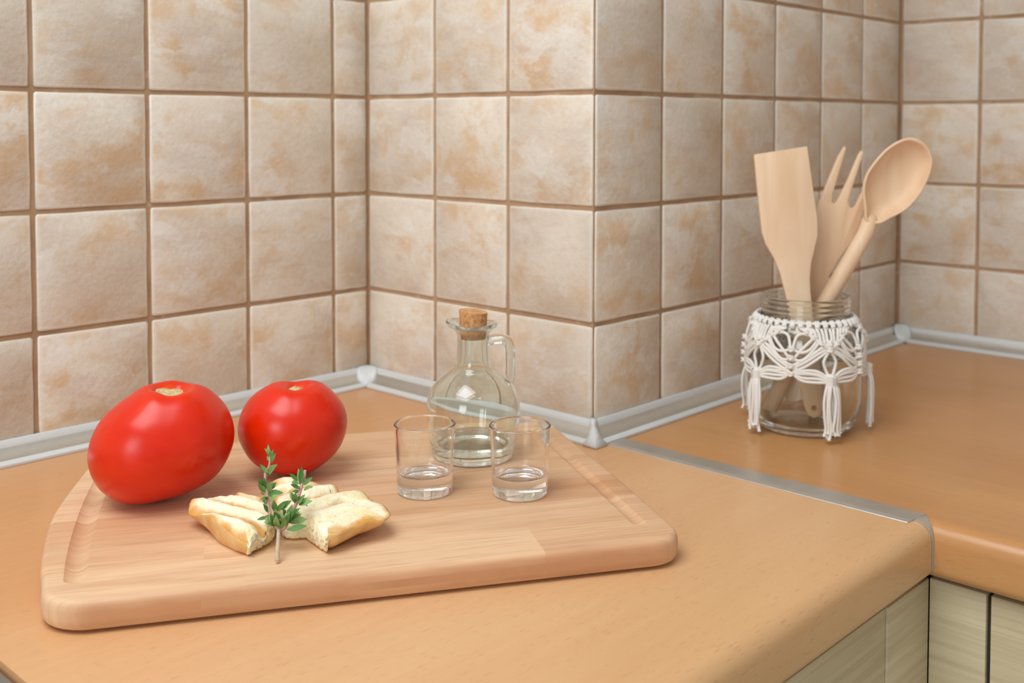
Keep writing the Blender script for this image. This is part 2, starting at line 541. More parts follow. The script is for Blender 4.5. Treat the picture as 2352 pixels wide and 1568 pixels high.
M['stem'] = plain('herb_stem', col(200, 172, 148), 0.7, 0, 200, 0.15, 0.3)
M['stem_pink'] = plain('herb_stem_pinkish', col(190, 150, 136), 0.7, 0, 200, 0.12, 0.2)
M['cord'] = cord_mat()
M['white'] = plain('white_plastic', col(206, 209, 208), 0.4, 0, 30, 0.02)
M['alu'] = plain('brushed_aluminium', col(200, 198, 190), 0.36, 0.75, 90, 0.03)
M['steel'] = plain('dark_steel', col(150, 148, 142), 0.4, 0.6, 60, 0.04)
M['dark'] = plain('dark_gap', col(50, 38, 30), 0.9)
M['wall'] = plain('wall_paint', col(226, 220, 210), 0.9, 0, 20, 0.02)
M['floor'] = plain('floor_stone', col(168, 160, 150), 0.6, 0, 8, 0.1)

# ------------------------------------------------------------------ the setting: walls, tiles, trims, floor
LX, MY = 0.3064, 0.6037          # outer corner and far inner corner
Z0 = 0.0989; P = 0.1             # first grout line, tile pitch
REC = 0.0016                     # grout recess

fl = MB(); fl.box((-0.3, -2.2, -0.92), (2.4, 0.9, -0.9))
fo = fl.build('floor', M['floor']); fo['kind'] = 'structure'

def wallbox(name, lo, hi):
    b_ = MB(); b_.box(lo, hi)
    o = b_.build(name, M['grout'], smooth=False); o['kind'] = 'structure'
    return o
WT, WB = 1.25, -0.9
wallA = wallbox('wall_left', (-0.08, -0.95, WB), (-REC, 0.08, WT))
wallB = wallbox('wall_center', (-REC, REC, WB), (LX - REC, 0.07, WT))
wallC = wallbox('wall_return', (LX - 0.07, 0.07, WB), (LX - REC, MY + REC, WT))
wallD = wallbox('wall_right', (LX - 0.07, MY + REC, WB), (1.35, MY + 0.08, WT))

tile_cache = {}
def tile_mesh(wd, ht, var):
    key = (round(wd, 4), round(ht, 4), var)
    if key in tile_cache: return tile_cache[key]
    rr = random.Random(hash(key) % 9999)
    J = 0.00028
    def ring(ins, y, jit):
        pts = []
        xs, zs = wd / 2 - ins, ht / 2 - ins
        k = 4
        c = min(0.0012, xs * 0.3)
        for (ax, az, bx, bz) in ((-xs + c, -zs, xs - c, -zs), (xs, -zs + c, xs, zs - c), (xs - c, zs, -xs + c, zs), (-xs, zs - c, -xs, -zs + c)):
            for i in range(k + 1):
                t = i / k
                pts.append([ax + (bx - ax) * t, y, az + (bz - az) * t])
        for i, p in enumerate(pts):
            p[0] += jit[i][0]; p[2] += jit[i][1]
        return pts
    n = 20
    jit = [(rr.uniform(-J, J) * 1.5, rr.uniform(-J, J) * 1.5) for _ in range(n)]
    vs = ring(0, 0.0022, [(0, 0)] * n) + ring(0, 0.0008, jit) + ring(0.0011, 0.0, jit)
    fs = []
    for q in range(2):
        for i in range(n):
            fs.append((q * n + i, q * n + (i + 1) % n, (q + 1) * n + (i + 1) % n, (q + 1) * n + i))
    fs.append(tuple(2 * n + i for i in range(n)))
    me = mesh_from('tile', vs, fs, True)
    recalc(me)
    smooth_angle(me, 60)
    me.materials.append(M['tile'])
    tile_cache[key] = me
    return me
GAP = 0.0042
def tile(wall, center, wd, ht, facing):
    o = bpy.data.objects.new('tile', tile_mesh(wd - GAP, ht - GAP, random.randrange(3)))
    COL.objects.link(o)
    o.parent = wall
    o.location = center
    o.rotation_euler = (random.uniform(-.002, .002), 0, (math.pi / 2 if facing == 'x' else 0.0) + random.uniform(-.002, .002))
rows = [(0.0045, Z0)] + [(Z0 + P * k, Z0 + P * (k + 1)) for k in range(6)]
colsA = [(-0.0438, 0.0)] + [(-0.0438 - P * (k + 1), -0.0438 - P * k) for k in range(9)]
colsB = [(0.0, 0.1033), (0.1033, 0.2033), (0.2033, LX + 0.0000)]
colsC = [(0.0010, 0.0987)] + [(0.0987 + P * k, 0.0987 + P * (k + 1)) for k in range(5)]
colsD = [(LX, LX + 0.0983)] + [(LX + 0.0983 + P * k, LX + 0.0983 + P * (k + 1)) for k in range(9)]
for z1, z2 in rows:
    zc, ht = (z1 + z2) / 2, z2 - z1
    for a, b_ in colsA: tile(wallA, (0.0, (a + b_) / 2, zc), b_ - a, ht, 'x')
    for a, b_ in colsB: tile(wallB, ((a + b_) / 2, 0.0, zc), b_ - a, ht, 'y')
    for a, b_ in colsC: tile(wallC, (LX, (a + b_) / 2, zc), b_ - a, ht, 'x')
    for a, b_ in colsD: tile(wallD, ((a + b_) / 2, MY, zc), b_ - a, ht, 'y')

# sealing strips between worktop and tiles; profile given as (distance from wall, height)
def sweep_profile(mb, prof, p0, p1, inward0, inward1):
    """prof closed polygon; p0/p1 wall-line ends; inward vectors (mitre) at either end"""
    n = len(prof)
    vs = [Vector(p0) + Vector(inward0) * d + Vector((0, 0, z)) for d, z in prof] + [Vector(p1) + Vector(inward1) * d + Vector((0, 0, z)) for d, z in prof]
    fs = [(i, (i + 1) % n, n + (i + 1) % n, n + i) for i in range(n)] + [tuple(range(n - 1, -1, -1)), tuple(range(n, 2 * n))]
    mb.add(vs, fs)
LIP = [(0.0142, 0.0003), (0.0187, 0.0003), (0.0187, 0.0022), (0.0165, 0.0040), (0.0142, 0.0046)]
TOP = [(0.0003, 0.0125), (0.0046, 0.0118), (0.0042, 0.0142), (0.0022, 0.0172), (0.0003, 0.0176)]
INS = [(0.0003, 0.0003), (0.0143, 0.0003), (0.0143, 0.0042), (0.0112, 0.0053), (0.0078, 0.0078), (0.0056, 0.0106), (0.0045, 0.0122), (0.0003, 0.0126)]
def strip(name, p0, p1, i0, i1):
    root = empty(name, (0, 0, 0)); root['kind'] = 'structure'
    for nm, pr, m in (('metal_insert', INS, M['alu']), ('lower_lip', LIP, M['white']), ('upper_lip', TOP, M['white'])):
        b_ = MB(); sweep_profile(b_, pr, p0, p1, i0, i1)
        b_.build(nm, m, root, angle=40)
    return root
trim1 = strip('trim_1', (0, -0.499, 0), (0, 0, 0), (1, 0, 0), (1, -1, 0))
trim2 = strip('trim_2', (0, 0, 0), (LX, 0, 0), (1, -1, 0), (1, -1, 0))
trim3 = strip('trim_3', (LX, 0, 0), (LX, MY, 0), (1, -1, 0), (1, -1, 0))
trim4 = strip('trim_4', (LX, MY, 0), (1.3, MY, 0), (1, -1, 0), (0, -1, 0))

def inner_cap(parent, cx, cy):
    # rounded white shield bridging a concave corner
    prof = [(0.0194, 0.0012, 0.0035), (0.0180, 0.0050, 0.0062), (0.0150, 0.0082, 0.0098), (0.0115, 0.0120, 0.0132), (0.0085, 0.0158, 0.0150), (0.0055, 0.0186, 0.0140), (0.0020, 0.0192, 0.0120)]
    vs = []; fs = []
    for d, z, hw in prof:
        for k in range(7):
            t = -1 + 2 * k / 6
            # point on the diagonal, spread sideways; bulge to the room
            bx = d + max(0, t) * hw * 0.75 - 0.12 * d * abs(t)
            by = d + max(0, -t) * hw * 0.75 - 0.12 * d * abs(t)
            if t > 0: by = d * (1 - 0.55 * t)
            if t < 0: bx = d * (1 + 0.55 * t)
            vs.append(Vector((cx + bx + 0.0008, cy - by - 0.0008, z)))
    m = len(prof)
    for i in range(m - 1):
        for k in range(6):
            fs.append((i * 7 + k, i * 7 + k + 1, (i + 1) * 7 + k + 1, (i + 1) * 7 + k))
    me = mesh_from('corner_cap', vs, fs)
    recalc(me)
    o = obj('corner_cap', me, M['white'], parent)
    sd = o.modifiers.new('thick', 'SOLIDIFY'); sd.thickness = 0.0015; sd.offset = -1
    o['label'] = 'white plastic corner cap'
    return o
inner_cap(trim2, 0, 0)
inner_cap(trim4, LX, MY)
# outer (convex) corner cap: two flared faces meeting on an edge
prof = [(0.0205, 0.0003, 0.0150), (0.0205, 0.0022, 0.0150), (0.0178, 0.0052, 0.0105), (0.0140, 0.0082, 0.0078), (0.0098, 0.0112, 0.0060), (0.0062, 0.0146, 0.0048), (0.0042, 0.0182, 0.0040), (0.0006, 0.0192, 0.0034)]
vs, fs = [], []
for d, z, wv_ in prof:
    vs += [Vector((LX + d - wv_ - max(0, d - 0.0205), -d, z)), Vector((LX + d, -d, z)), Vector((LX + d, -d + wv_, z))]
for i in range(len(prof) - 1):
    for k in range(2):
        fs.append((i * 3 + k, i * 3 + k + 1, (i + 1) * 3 + k + 1, (i + 1) * 3 + k))
me = mesh_from('corner_cap', vs, fs); recalc(me); smooth_angle(me, 50)
oc = obj('corner_cap', me, M['white'], trim3)
oc['label'] = 'white plastic outer corner cap'
sd = oc.modifiers.new('thick', 'SOLIDIFY'); sd.thickness = 0.0012; sd.offset = -1

# ------------------------------------------------------------------ worktops
TH = 0.038
def edge_profile(front):          # (coordinate towards the room, z), rounded postformed nose
    pts = []
    R1, R2 = 0.0125, 0.0075
    for k in range(9):
        a = math.pi / 2 * k / 8
        pts.append((front - R1 + R1 * math.sin(a), -R1 + R1 * math.cos(a)))
    for k in range(7):
        a = math.pi / 2 * k / 6
        pts.append((front - R2 + R2 * math.cos(a), -TH + R2 - R2 * math.sin(a)))
    return pts
XF, YF, YE = 0.6015, 0.0065, -0.501
pr = [(0.0006, -TH), (0.0006, 0.0)] + edge_profile(XF)
n = len(pr)
b_ = MB()
b_.add([(x, YE, z) for x, z in pr] + [(x, YF - 0.0004, z) for x, z in pr],
       [(i, (i + 1) % n, n + (i + 1) % n, n + i) for i in range(n)] + [tuple(range(n - 1, -1, -1)), tuple(range(n, 2 * n))])
# the part of this top that runs into the wall corner stops at the tiles
wt1 = b_.build('worktop', M['wt_y'], angle=30)
bmx = bmesh.new(); bmx.from_mesh(wt1.data)
bmesh.ops.bisect_plane(bmx, geom=list(bmx.verts) + list(bmx.edges) + list(bmx.faces), plane_co=(LX + 0.001, 0, 0), plane_no=(1, 0, 0))
for v in bmx.verts:
    if v.co.y > 0 and v.co.x < LX + 0.0012: v.co.y = -0.0006
bmx.to_mesh(wt1.data); bmx.free()
tag(wt1, 'orange beech worktop with rounded front edge, carrying the cutting board and tomatoes', 'worktop', 'beech worktops')

b_ = MB()
pr2 = [(MY - 0.0006, -TH), (MY - 0.0006, 0.0)] + [(YF - (y - YF), z) for y, z in edge_profile(YF)]
n = len(pr2)
b_.add([(XF - 0.014, y, z) for y, z in pr2] + [(1.3, y, z) for y, z in pr2],
       [(i, (i + 1) % n, n + (i + 1) % n, n + i) for i in range(n)] + [tuple(range(n - 1, -1, -1)), tuple(range(n, 2 * n))])
b_.box((LX + 0.0006, YF + 0.0002, -TH), (XF - 0.014, MY - 0.0006, 0.0))
wt2 = b_.build('worktop', M['wt_x'], angle=30)
tag(wt2, 'orange beech worktop behind the metal joint strip, carrying the utensil jar', 'worktop', 'beech worktops')

# metal joint strip: flat bar with a bevelled front lip and a tab bending down over the nose
js = empty('joint_strip', (0.45, 0.008, 0.0))
b_ = MB()
y0, y1 = -0.0035, 0.0185
sec = [(y0, 0.0001), (y0 + 0.0004, 0.0005), (y0 + 0.0034, 0.0018), (y1 - 0.0012, 0.0017), (y1, 0.0008), (y1, 0.0001)]
n = len(sec)
xa, xb = LX + 0.0192, 0.592
b_.add([(xa - 0.45, y - 0.008, z) for y, z in sec] + [(xb - (0.004 if y < 0.003 else 0.0) - 0.45, y - 0.008, z) for y, z in sec],
       [(i, (i + 1) % n, n + (i + 1) % n, n + i) for i in range(n)] + [tuple(range(n - 1, -1, -1)), tuple(range(n, 2 * n))])
b_.build('flat_bar', M['alu'], js, angle=15)
b_ = MB()
pp = edge_profile(XF + 0.0012)[:11]
vs = []; fs = []
ins_ = edge_profile(XF + 0.0002)[:11]
for (x, z), (xi, zi) in zip(pp, ins_):
    t = max(0.0, (x - 0.590) / 0.0125)
    yl, yr = YF - 0.0028 * (1 - 0.7 * t) - 0.0002, YF - 0.0002 + 0.0125 - math.sqrt(max(0.0, 0.0125 ** 2 - (0.0125 - min(0.0125, -z)) ** 2))
    vs += [Vector((x - 0.45, yl - 0.008, z + 0.0012)), Vector((x - 0.45, yr - 0.008, z + 0.0012)), Vector((xi - 0.45, yr - 0.008, zi + 0.0001)), Vector((xi - 0.45, yl - 0.008, zi + 0.0001))]
m_ = len(pp)
for i in range(m_ - 1):
    for k in range(4):
        fs.append((i * 4 + k, i * 4 + (k + 1) % 4, (i + 1) * 4 + (k + 1) % 4, (i + 1) * 4 + k))
fs += [(3, 2, 1, 0), tuple((m_ - 1) * 4 + k for k in range(4))]
b_.add(vs, fs)
b_.build('end_tab', M['alu'], js, angle=40)
tag(js, 'grey aluminium joint strip lying between the two worktops', 'joint strip')

# ------------------------------------------------------------------ cabinets and cooker below
def boxpart(name, lo, hi, m, parent, bev=0.001):
    b2 = MB(); b2.box(lo, hi, bev)
    return b2.build(name, m, parent, angle=40)
FX, FY = 0.595, 0.018
c1 = empty('base_cabinet', (0.3, -0.25, -0.9))
def rel(o, root):
    o.matrix_parent_inverse = Matrix.Translation(-root.location)
    return o
for nm, lo, hi, m in (('carcass', (0.03, -0.495, -0.80), (FX - 0.0205, -0.02, -0.045), M['cab']),
                      ('plinth', (0.05, -0.495, -0.9), (0.54, -0.03, -0.80), M['dark']),
                      ('filler_panel', (FX - 0.02, -0.0467, -0.80), (FX, FY - 0.0002, -0.0425), M['cab']),
                      ('door', (FX - 0.02, -0.493, -0.795), (FX - 0.0012, -0.0476, -0.0425), M['cab'])):
    rel(boxpart(nm, lo, hi, m, c1, 0.0008), c1)
tag(c1, 'greige wood-grain base cabinet under the worktop with the cutting board', 'cabinet', 'base cabinets')
c2 = empty('base_cabinet', (0.95, 0.3, -0.9))
for nm, lo, hi, m in (('carcass', (0.6, FY + 0.0215, -0.80), (1.28, MY - 0.04, -0.045), M['dark']),
                      ('plinth', (0.66, FY + 0.06, -0.9), (1.28, MY - 0.05, -0.80), M['dark']),
                      ('gap_shade_strip', (0.6342, FY + 0.0025, -0.80), (0.6370, FY + 0.019, -0.0435), M['dark']),  # no cabinet part: dark strip standing in for the shade inside the gap
                      ('filler_panel', (FX + 0.0002, FY, -0.80), (0.634, FY + 0.02, -0.0425), M['cab']),
                      ('door', (0.6372, FY - 0.0005, -0.795), (1.235, FY + 0.0195, -0.0425), M['cab'])):
    rel(boxpart(nm, lo, hi, m, c2, 0.0008), c2)
tag(c2, 'greige wood-grain base cabinet right of the inner corner, with a dark gap beside its door', 'cabinet', 'base cabinets')

ck = empty('cooker', (0.3, -0.78, -0.9))
for nm, lo, hi, m, bv in (('body', (0.03, -1.05, -0.9), (0.575, -0.506, -0.045), M['steel'], 0.004),
                          ('top_plate', (0.02, -1.055, -0.0448), (0.596, -0.5022, -0.0025), M['steel'], 0.003),
                          ('oven_door', (0.5752, -1.03, -0.72), (0.60, -0.53, -0.16), M['dark'], 0.006)):
    rel(boxpart(nm, lo, hi, m, ck, bv), ck)
b_ = MB(); b_.tube([(0.635, -1.0, -0.2), (0.635, -0.56, -0.2)], 0.007, 10)
for yy in (-0.97, -0.59): b_.tube([(0.599, yy, -0.2), (0.636, yy, -0.2)], 0.006, 10)
rel(b_.build('handle', M['alu'], ck, angle=40), ck)
tag(ck, 'grey steel appliance top just past the worktop end, lower left', 'appliance')

# ------------------------------------------------------------------ cutting board
ZT = 0.018
BN, BE = Vector((0.848, -0.529, 0)), Vector((0.529, 0.848, 0))
board_out = [(-0.2130, 0.0), (-0.15, 0.0), (-0.05, 0.0), (0.05, 0.0), (0.112, 0.0)]
def arc(cx, cy, r, a0, a1, k=7):
    return [(cx + r * math.cos(math.radians(a0 + (a1 - a0) * i / k)), cy + r * math.sin(math.radians(a0 + (a1 - a0) * i / k))) for i in range(k + 1)]
front = [(-0.205 + 0.317 * i / 12, 0.0) for i in range(13)]
right = [(p.x, p.y) for p in catmull([Vector((0.1345, 0.03, 0)), Vector((0.1338, 0.06, 0)), Vector((0.1315, 0.14, 0)), Vector((0.1285, 0.19, 0)), Vector((0.1255, 0.255, 0))], 5)]
back = [(0.105 - 0.32 * i / 12, 0.283) for i in range(13)]
left = [(p.x, p.y) for p in catmull([Vector((-0.238, 0.262, 0)), Vector((-0.2425, 0.225, 0)), Vector((-0.2478, 0.17, 0)), Vector((-0.249, 0.135, 0)), Vector((-0.2465, 0.095, 0)), Vector((-0.2425, 0.060, 0)), Vector((-0.2375, 0.034, 0))], 5)]
out = front + arc(0.1125, 0.022, 0.022, -80, 10) + right[1:] + arc(0.106, 0.264, 0.0195, 0, 85) + back[1:] + arc(-0.2165, 0.2630, 0.0205, 95, 180) + left[1:] + arc(-0.208, 0.029, 0.029, 178, 262)
# tidy: drop near-duplicates
O2 = []
for p in out:
    if not O2 or (Vector(p) - Vector(O2[-1])).length > 0.0012: O2.append(p)
N_ = len(O2)
def inset(poly, d):
    r = []
    for i in range(len(poly)):
        a, c = Vector(poly[i - 1]), Vector(poly[(i + 1) % len(poly)])
        t = (c - a).normalized()
        r.append((poly[i][0] - t.y * d, poly[i][1] + t.x * d))
    return r
rings = [(0.0060, 0.0012), (0.0035, 0.0014), (0.0014, 0.0026), (0.0002, 0.0050), (0.0, 0.0075), (0.0, 0.0120), (0.0003, 0.0148), (0.0009, 0.0162), (0.0018, 0.0172), (0.0028, 0.0178), (0.0038, ZT)]
vs = []; fs = []
for ins_, z in rings:
    vs += [Vector((x, y, z)) for x, y in inset(O2, ins_)]
for j in range(len(rings) - 1):
    for i in range(N_):
        fs.append((j * N_ + i, j * N_ + (i + 1) % N_, (j + 1) * N_ + (i + 1) % N_, (j + 1) * N_ + i))
fs.append(tuple(range(N_ - 1, -1, -1)))
fs.append(tuple((len(rings) - 1) * N_ + i for i in range(N_)))
bme = mesh_from('cutting_board', vs, fs)
recalc(bme)
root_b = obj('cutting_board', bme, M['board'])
BLOC = BN * 0.531
root_b.location = BLOC
root_b.rotation_euler = (0, 0, math.atan2(0.848, 0.529))
def cutter(path, R, up):
    b2 = MB()
    pts = catmull([Vector((x, y, ZT + up)) for x, y in path], 7)
    m_ = len(pts)
    L_ = [0.0]
    for i in range(1, m_): L_.append(L_[-1] + (pts[i] - pts[i - 1]).length)
    def rad(t):
        s = L_[round(t * (m_ - 1))]
        e = min(s, L_[-1] - s)
        return R if e >= R else max(0.0006, math.sqrt(max(0.0, R * R - (R - e) ** 2)))
    b2.tube(pts, rad, 20)
    o = b2.build('cutter', M['board'])
    return o
gl = cutter([(-0.2185, 0.025), (-0.2200, 0.035), (-0.2225, 0.060), (-0.2245, 0.09), (-0.2258, 0.125), (-0.2262, 0.16), (-0.225, 0.21), (-0.222, 0.25), (-0.2205, 0.262)], 0.0086, 0.0058)
gr = cutter([(0.1140, 0.026), (0.1138, 0.04), (0.1125, 0.09), (0.1108, 0.14), (0.1095, 0.19), (0.1075, 0.235), (0.1060, 0.258)], 0.0066, 0.0046)
for c_ in (gl, gr):
    c_.matrix_world = Matrix.Translation(BLOC) @ Matrix.Rotation(math.atan2(0.848, 0.529), 4, 'Z')
    c_.location = BLOC; c_.rotation_euler = root_b.rotation_euler
    md = root_b.modifiers.new('groove', 'BOOLEAN'); md.operation = 'DIFFERENCE'; md.solver = 'EXACT'; md.object = c_
bpy.context.view_layer.update()
ev = root_b.evaluated_get(bpy.context.evaluated_depsgraph_get())
nm = bpy.data.meshes.new_from_object(ev)
root_b.modifiers.clear()
root_b.data = nm; nm.name = 'cutting_board'
for c_ in (gl, gr): bpy.data.objects.remove(c_, do_unlink=True)
smooth_angle(nm, 28)
tag(root_b, 'thick beech cutting board with curved left side and juice grooves', 'cutting board')
def bpt(s, t, z=ZT):
    p = BLOC + BE * s - BN * t
    return Vector((p.x, p.y, z))

# ------------------------------------------------------------------ tomatoes
def tomato(outline, centre, pole_px, depth_r, dimple, sig, sexp, scar_r, label, lobes, seed, lift=0.0):
    cxp, cyp = centre
    polar = sorted([(math.atan2(-(y - cyp), x - cxp), math.hypot(x - cxp, y - cyp)) for x, y in outline])
    def rho(a):
        while a < -math.pi: a += 2 * math.pi
        while a > math.pi: a -= 2 * math.pi
        m_ = len(polar)
        for i in range(m_):
            a0, r0 = polar[i]; a1, r1 = polar[(i + 1) % m_]
            if i == m_ - 1:
                a1 += 2 * math.pi
                if a < a0: aa = a + 2 * math.pi
                else: aa = a
            else: aa = a
            if a0 <= aa <= a1:
                t = (aa - a0) / max(1e-6, a1 - a0)
                t = t
                return r0 + (r1 - r0) * t
        return polar[0][1]
    K = 360
    tab = [rho(-math.pi + 2 * math.pi * k / K) for k in range(K)]
    for _ in range(12):
        tab = [(tab[k - 1] + 2 * tab[k] + tab[(k + 1) % K]) / 4 for k in range(K)]
    for _ in range(10):
        tab = [(tab[k - 2] + 2 * tab[k] + tab[(k + 2) % K]) / 4 for k in range(K)]
    def rs(a):
        x = (a + math.pi) / (2 * math.pi) * K
        i = int(math.floor(x)); t = x - i
        return tab[i % K] * (1 - t) + tab[(i + 1) % K] * t
    vdir = ray(cxp, cyp).normalized()
    X = RIGHT.copy()
    X = (X - vdir * X.dot(vdir)).normalized()
    V = X.cross(vdir).normalized()
    if V.z < 0: V = -V
    Wd = -vdir
    pole = pole_px.normalized()         # direction in (X, V, W) frame
    px = pole.orthogonal().normalized(); py = pole.cross(px)
    rr = random.Random(seed)
    ph = rr.uniform(0, 6)
    def build(dep):
        sc = dep / FPX
        c0 = CAM_LOC + ray(cxp, cyp) * dep
        NU, NV = 120, 72
        vs = []; pl = []
        for j in range(NV + 1):
            th = math.pi * j / NV
            for i in range(NU):
                ph_ = 2 * math.pi * i / NU
                d = px * (math.sin(th) * math.cos(ph_)) + py * (math.sin(th) * math.sin(ph_)) + pole * math.cos(th)
                al = math.acos(max(-1, min(1, d.z)))
                ps = math.atan2(d.y, d.x)
                r_ = rs(ps) * sc
                q = Vector((r_ * math.cos(ps) * math.sin(al), r_ * math.sin(ps) * math.sin(al), depth_r * math.cos(al)))
                g = math.exp(-(th / sig) ** sexp)
                sh = 1 + 0.035 * math.exp(-((th - 0.50) / 0.20) ** 2)
                lob = 0.0
                for amp, kk, off in lobes:
                    lob += amp * math.cos(kk * (ph_ - off))
                lw = math.sin(min(th * 1.7, math.pi)) if th < math.pi / 1.7 else 0.0
                q = q * (1 + lob * lw) * sh - pole * dimple * g * (1 + 0.25 * math.cos(3 * ph_ + ph) * min(1, th / sig))
                vs.append(c0 + X * q.x + V * q.y + Wd * q.z)
                pl.append(max(0.0, 1 - th / (sig * 1.5)))
        return vs, pl, NU, NV, c0
    lo, hi = 0.55, 0.95
    for _ in range(24):
        mid = (lo + hi) / 2
        v_, *_r = build(mid)
        if min(p.z for p in v_) > ZT + 0.0002: lo = mid
        else: hi = mid
    vs, pl, NU, NV, c0 = build((lo + hi) / 2)
    fs = []
    for j in range(NV):
        for i in range(NU):
            fs.append((j * NU + i, j * NU + (i + 1) % NU, (j + 1) * NU + (i + 1) % NU, (j + 1) * NU + i))
    base = Vector((c0.x, c0.y, ZT))
    root = empty('tomato', base)
    me = mesh_from('fruit', [v - base for v in vs], fs)
    bm = bmesh.new(); bm.from_mesh(me)
    me2attr = pl
    bm.free()
    at = me.attributes.new('pole', 'FLOAT', 'POINT')
    at.data.foreach_set('value', pl[:len(me.vertices)])
    o = obj('fruit', me, M['tomato'], root)
    # flip normals outward if needed
    if me.polygons[len(me.polygons) // 2].normal.dot(me.polygons[len(me.polygons) // 2].center - (c0 - base)) < 0:
        me.flip_normals()
    # corky scar at the bottom of the dimple
    pw = (X * pole.x + V * pole.y + Wd * pole.z).normalized()
    ax = pw.orthogonal().normalized(); ay = pw.cross(ax)
    pc = vs[0] - base
    b2 = MB(); sv = [pc + pw * (0.0014 + lift)]; sf = []
    for k_, (fr, hgt) in enumerate(((0.45, 0.0013), (0.8, 0.0010), (1.0, 0.0003), (1.05, -0.0014))):
        for i in range(24):
            a = 2 * math.pi * i / 24
            r_ = scar_r * fr * (1 + 0.06 * math.sin(5 * a + ph) + 0.05 * math.sin(9 * a))
            sv.append(pc + ax * (r_ * math.cos(a)) + ay * (r_ * math.sin(a)) + pw * (lift + hgt + rr.uniform(-.0003, .0003) + 4.0 * r_ * r_ * 4))
    for i in range(24): sf.append((0, 1 + i, 1 + (i + 1) % 24))
    for k_ in range(3):
        for i in range(24):
            sf.append((1 + k_ * 24 + i, 1 + (k_ + 1) * 24 + i, 1 + (k_ + 1) * 24 + (i + 1) % 24, 1 + k_ * 24 + (i + 1) % 24))
    b2.add(sv, sf)
    so = b2.build('stem_scar', M['scar'], root)
    so['label'] = 'tan corky stem scar'
    tag(root, label, 'tomato', 'tomatoes on the cutting board')
    return root
T1 = [(362, 883), (400, 882), (435, 886), (461, 896), (497, 919), (522, 958), (532, 997), (522, 1048), (497, 1090), (447, 1121), (390, 1140), (350, 1149), (326, 1151), (292, 1147), (250, 1121), (226, 1087), (214.5, 1045), (222, 997), (236, 966), (267, 933), (303, 907), (337, 888)]
T2 = [(670, 881), (702, 878), (730, 882), (755, 895), (778, 917), (793, 945), (796, 966), (792, 998), (778, 1030), (751, 1058), (723, 1077), (691, 1086), (649, 1084), (619, 1075), (589, 1060), (566, 1030), (553, 1005), (549, 979), (555, 949), (570, 920), (594, 898), (619, 887)]
tomato(T1, (373, 1016), Vector((0.07, 0.93, 0.36)), 0.044, 0.0074, 0.265, 4.0, 0.0108, 'large red tomato with a wide tan stem scar, nearest the left edge of the board', [(0.012, 3, 0.4), (0.012, 5, 1.1)], 3)
tomato(T2, (673, 980), Vector((0.03, 0.94, 0.34)), 0.0385, 0.0078, 0.20, 2.6, 0.0050, 'smaller red tomato with a small pale stem scar, behind the bread', [(0.008, 4, 0.2)], 5, 0.0032)

# ------------------------------------------------------------------ shot glasses
shot_prof = [(0, 0.0012), (0.010, 0.0010), (0.0155, 0.0002), (0.0172, 0.0), (0.0185, 0.0010), (0.0189, 0.0030), (0.0192, 0.0080), (0.0194, 0.0135), (0.0200, 0.0250), (0.0207, 0.0390), (0.02115, 0.0464), (0.0211, 0.0475), (0.0206, 0.0481), (0.0200, 0.0482), (0.0194, 0.0476), (0.0191, 0.0464), (0.0187, 0.0380), (0.0181, 0.0250), (0.0176, 0.0165), (0.0171, 0.0146), (0.0155, 0.0132), (0.010, 0.0122), (0, 0.0118)]
sg = lathe('shot_glass', shot_prof, 72)
sg.materials.append(M['clear'])
for (px_, py_), lab in (((976, 1129), 'clear thick-based shot glass left of the other one, close to the bread'), ((1194, 1133), 'clear thick-based shot glass on the right, nearest the board\'s right edge')):
    o = bpy.data.objects.new('shot_glass', sg)
    COL.objects.link(o)
    o.location = onz(px_, py_, ZT) + Vector((0, 0, 0.0002))
    tag(o, lab, 'shot glass', 'shot glasses on the cutting board')

# ------------------------------------------------------------------ oil bottle
bp = onz(1087, 1049, ZT)
bt = empty('glass_bottle', (bp.x, bp.y, ZT + 0.0002))
def lipwarp(q, a):
    if q.z > 0.094:
        k = min(1, (q.z - 0.094) / 0.008)
        left = -(q.x * RIGHT.x + q.y * RIGHT.y) / max(1e-6, q.xy.length)
        q = Vector((q.x * (1 + 0.10 * k * max(0, left) ** 3), q.y * (1 + 0.10 * k * max(0, left) ** 3), q.z + k * (0.0016 * max(0, left) ** 2 + 0.0007 * math.sin(2 * a + 0.6))))
    return q
bottle_prof = [(0, 0.0032), (0.012, 0.0028), (0.020, 0.0010), (0.0240, 0.0), (0.0272, 0.0012), (0.0288, 0.0042), (0.0322, 0.0150), (0.0350, 0.0280), (0.0356, 0.0370), (0.0345, 0.0460), (0.0312, 0.0540), (0.0262, 0.0600), (0.0205, 0.0645), (0.0155, 0.0680), (0.0134, 0.0715), (0.0127, 0.0770), (0.0123, 0.0860), (0.0124, 0.0935), (0.0136, 0.0965), (0.0162, 0.0985), (0.0181, 0.0996), (0.0189, 0.1012), (0.0184, 0.1027), (0.0172, 0.1028), (0.0150, 0.1015), (0.0120, 0.0990), (0.0105, 0.0965), (0.0101, 0.0935), (0.0100, 0.0860), (0.0104, 0.0770), (0.0112, 0.0715), (0.0138, 0.0662), (0.0190, 0.0620), (0.0246, 0.0575), (0.0294, 0.0520), (0.0324, 0.0450), (0.0334, 0.0370), (0.0328, 0.0280), (0.0302, 0.0160), (0.0268, 0.0085), (0.0225, 0.0062), (0.012, 0.0066), (0, 0.0070)]
obj('body', lathe('body', bottle_prof, 80, lipwarp), M['green'], bt)
b_ = MB()
hp = [(0.0116, 0.0893), (0.0170, 0.0905), (0.0225, 0.0908), (0.0265, 0.0888), (0.0282, 0.0840), (0.0285, 0.0760), (0.0284, 0.0680), (0.0280, 0.0620), (0.0268, 0.0582)]
hd = Vector((0.80, 0.60, 0)).normalized()
b_.tube(catmull([hd * r + Vector((0, 0, z)) for r, z in hp], 6), lambda t: (0.0046 - 0.0008 * math.sin(math.pi * t), 0.0036), 16)
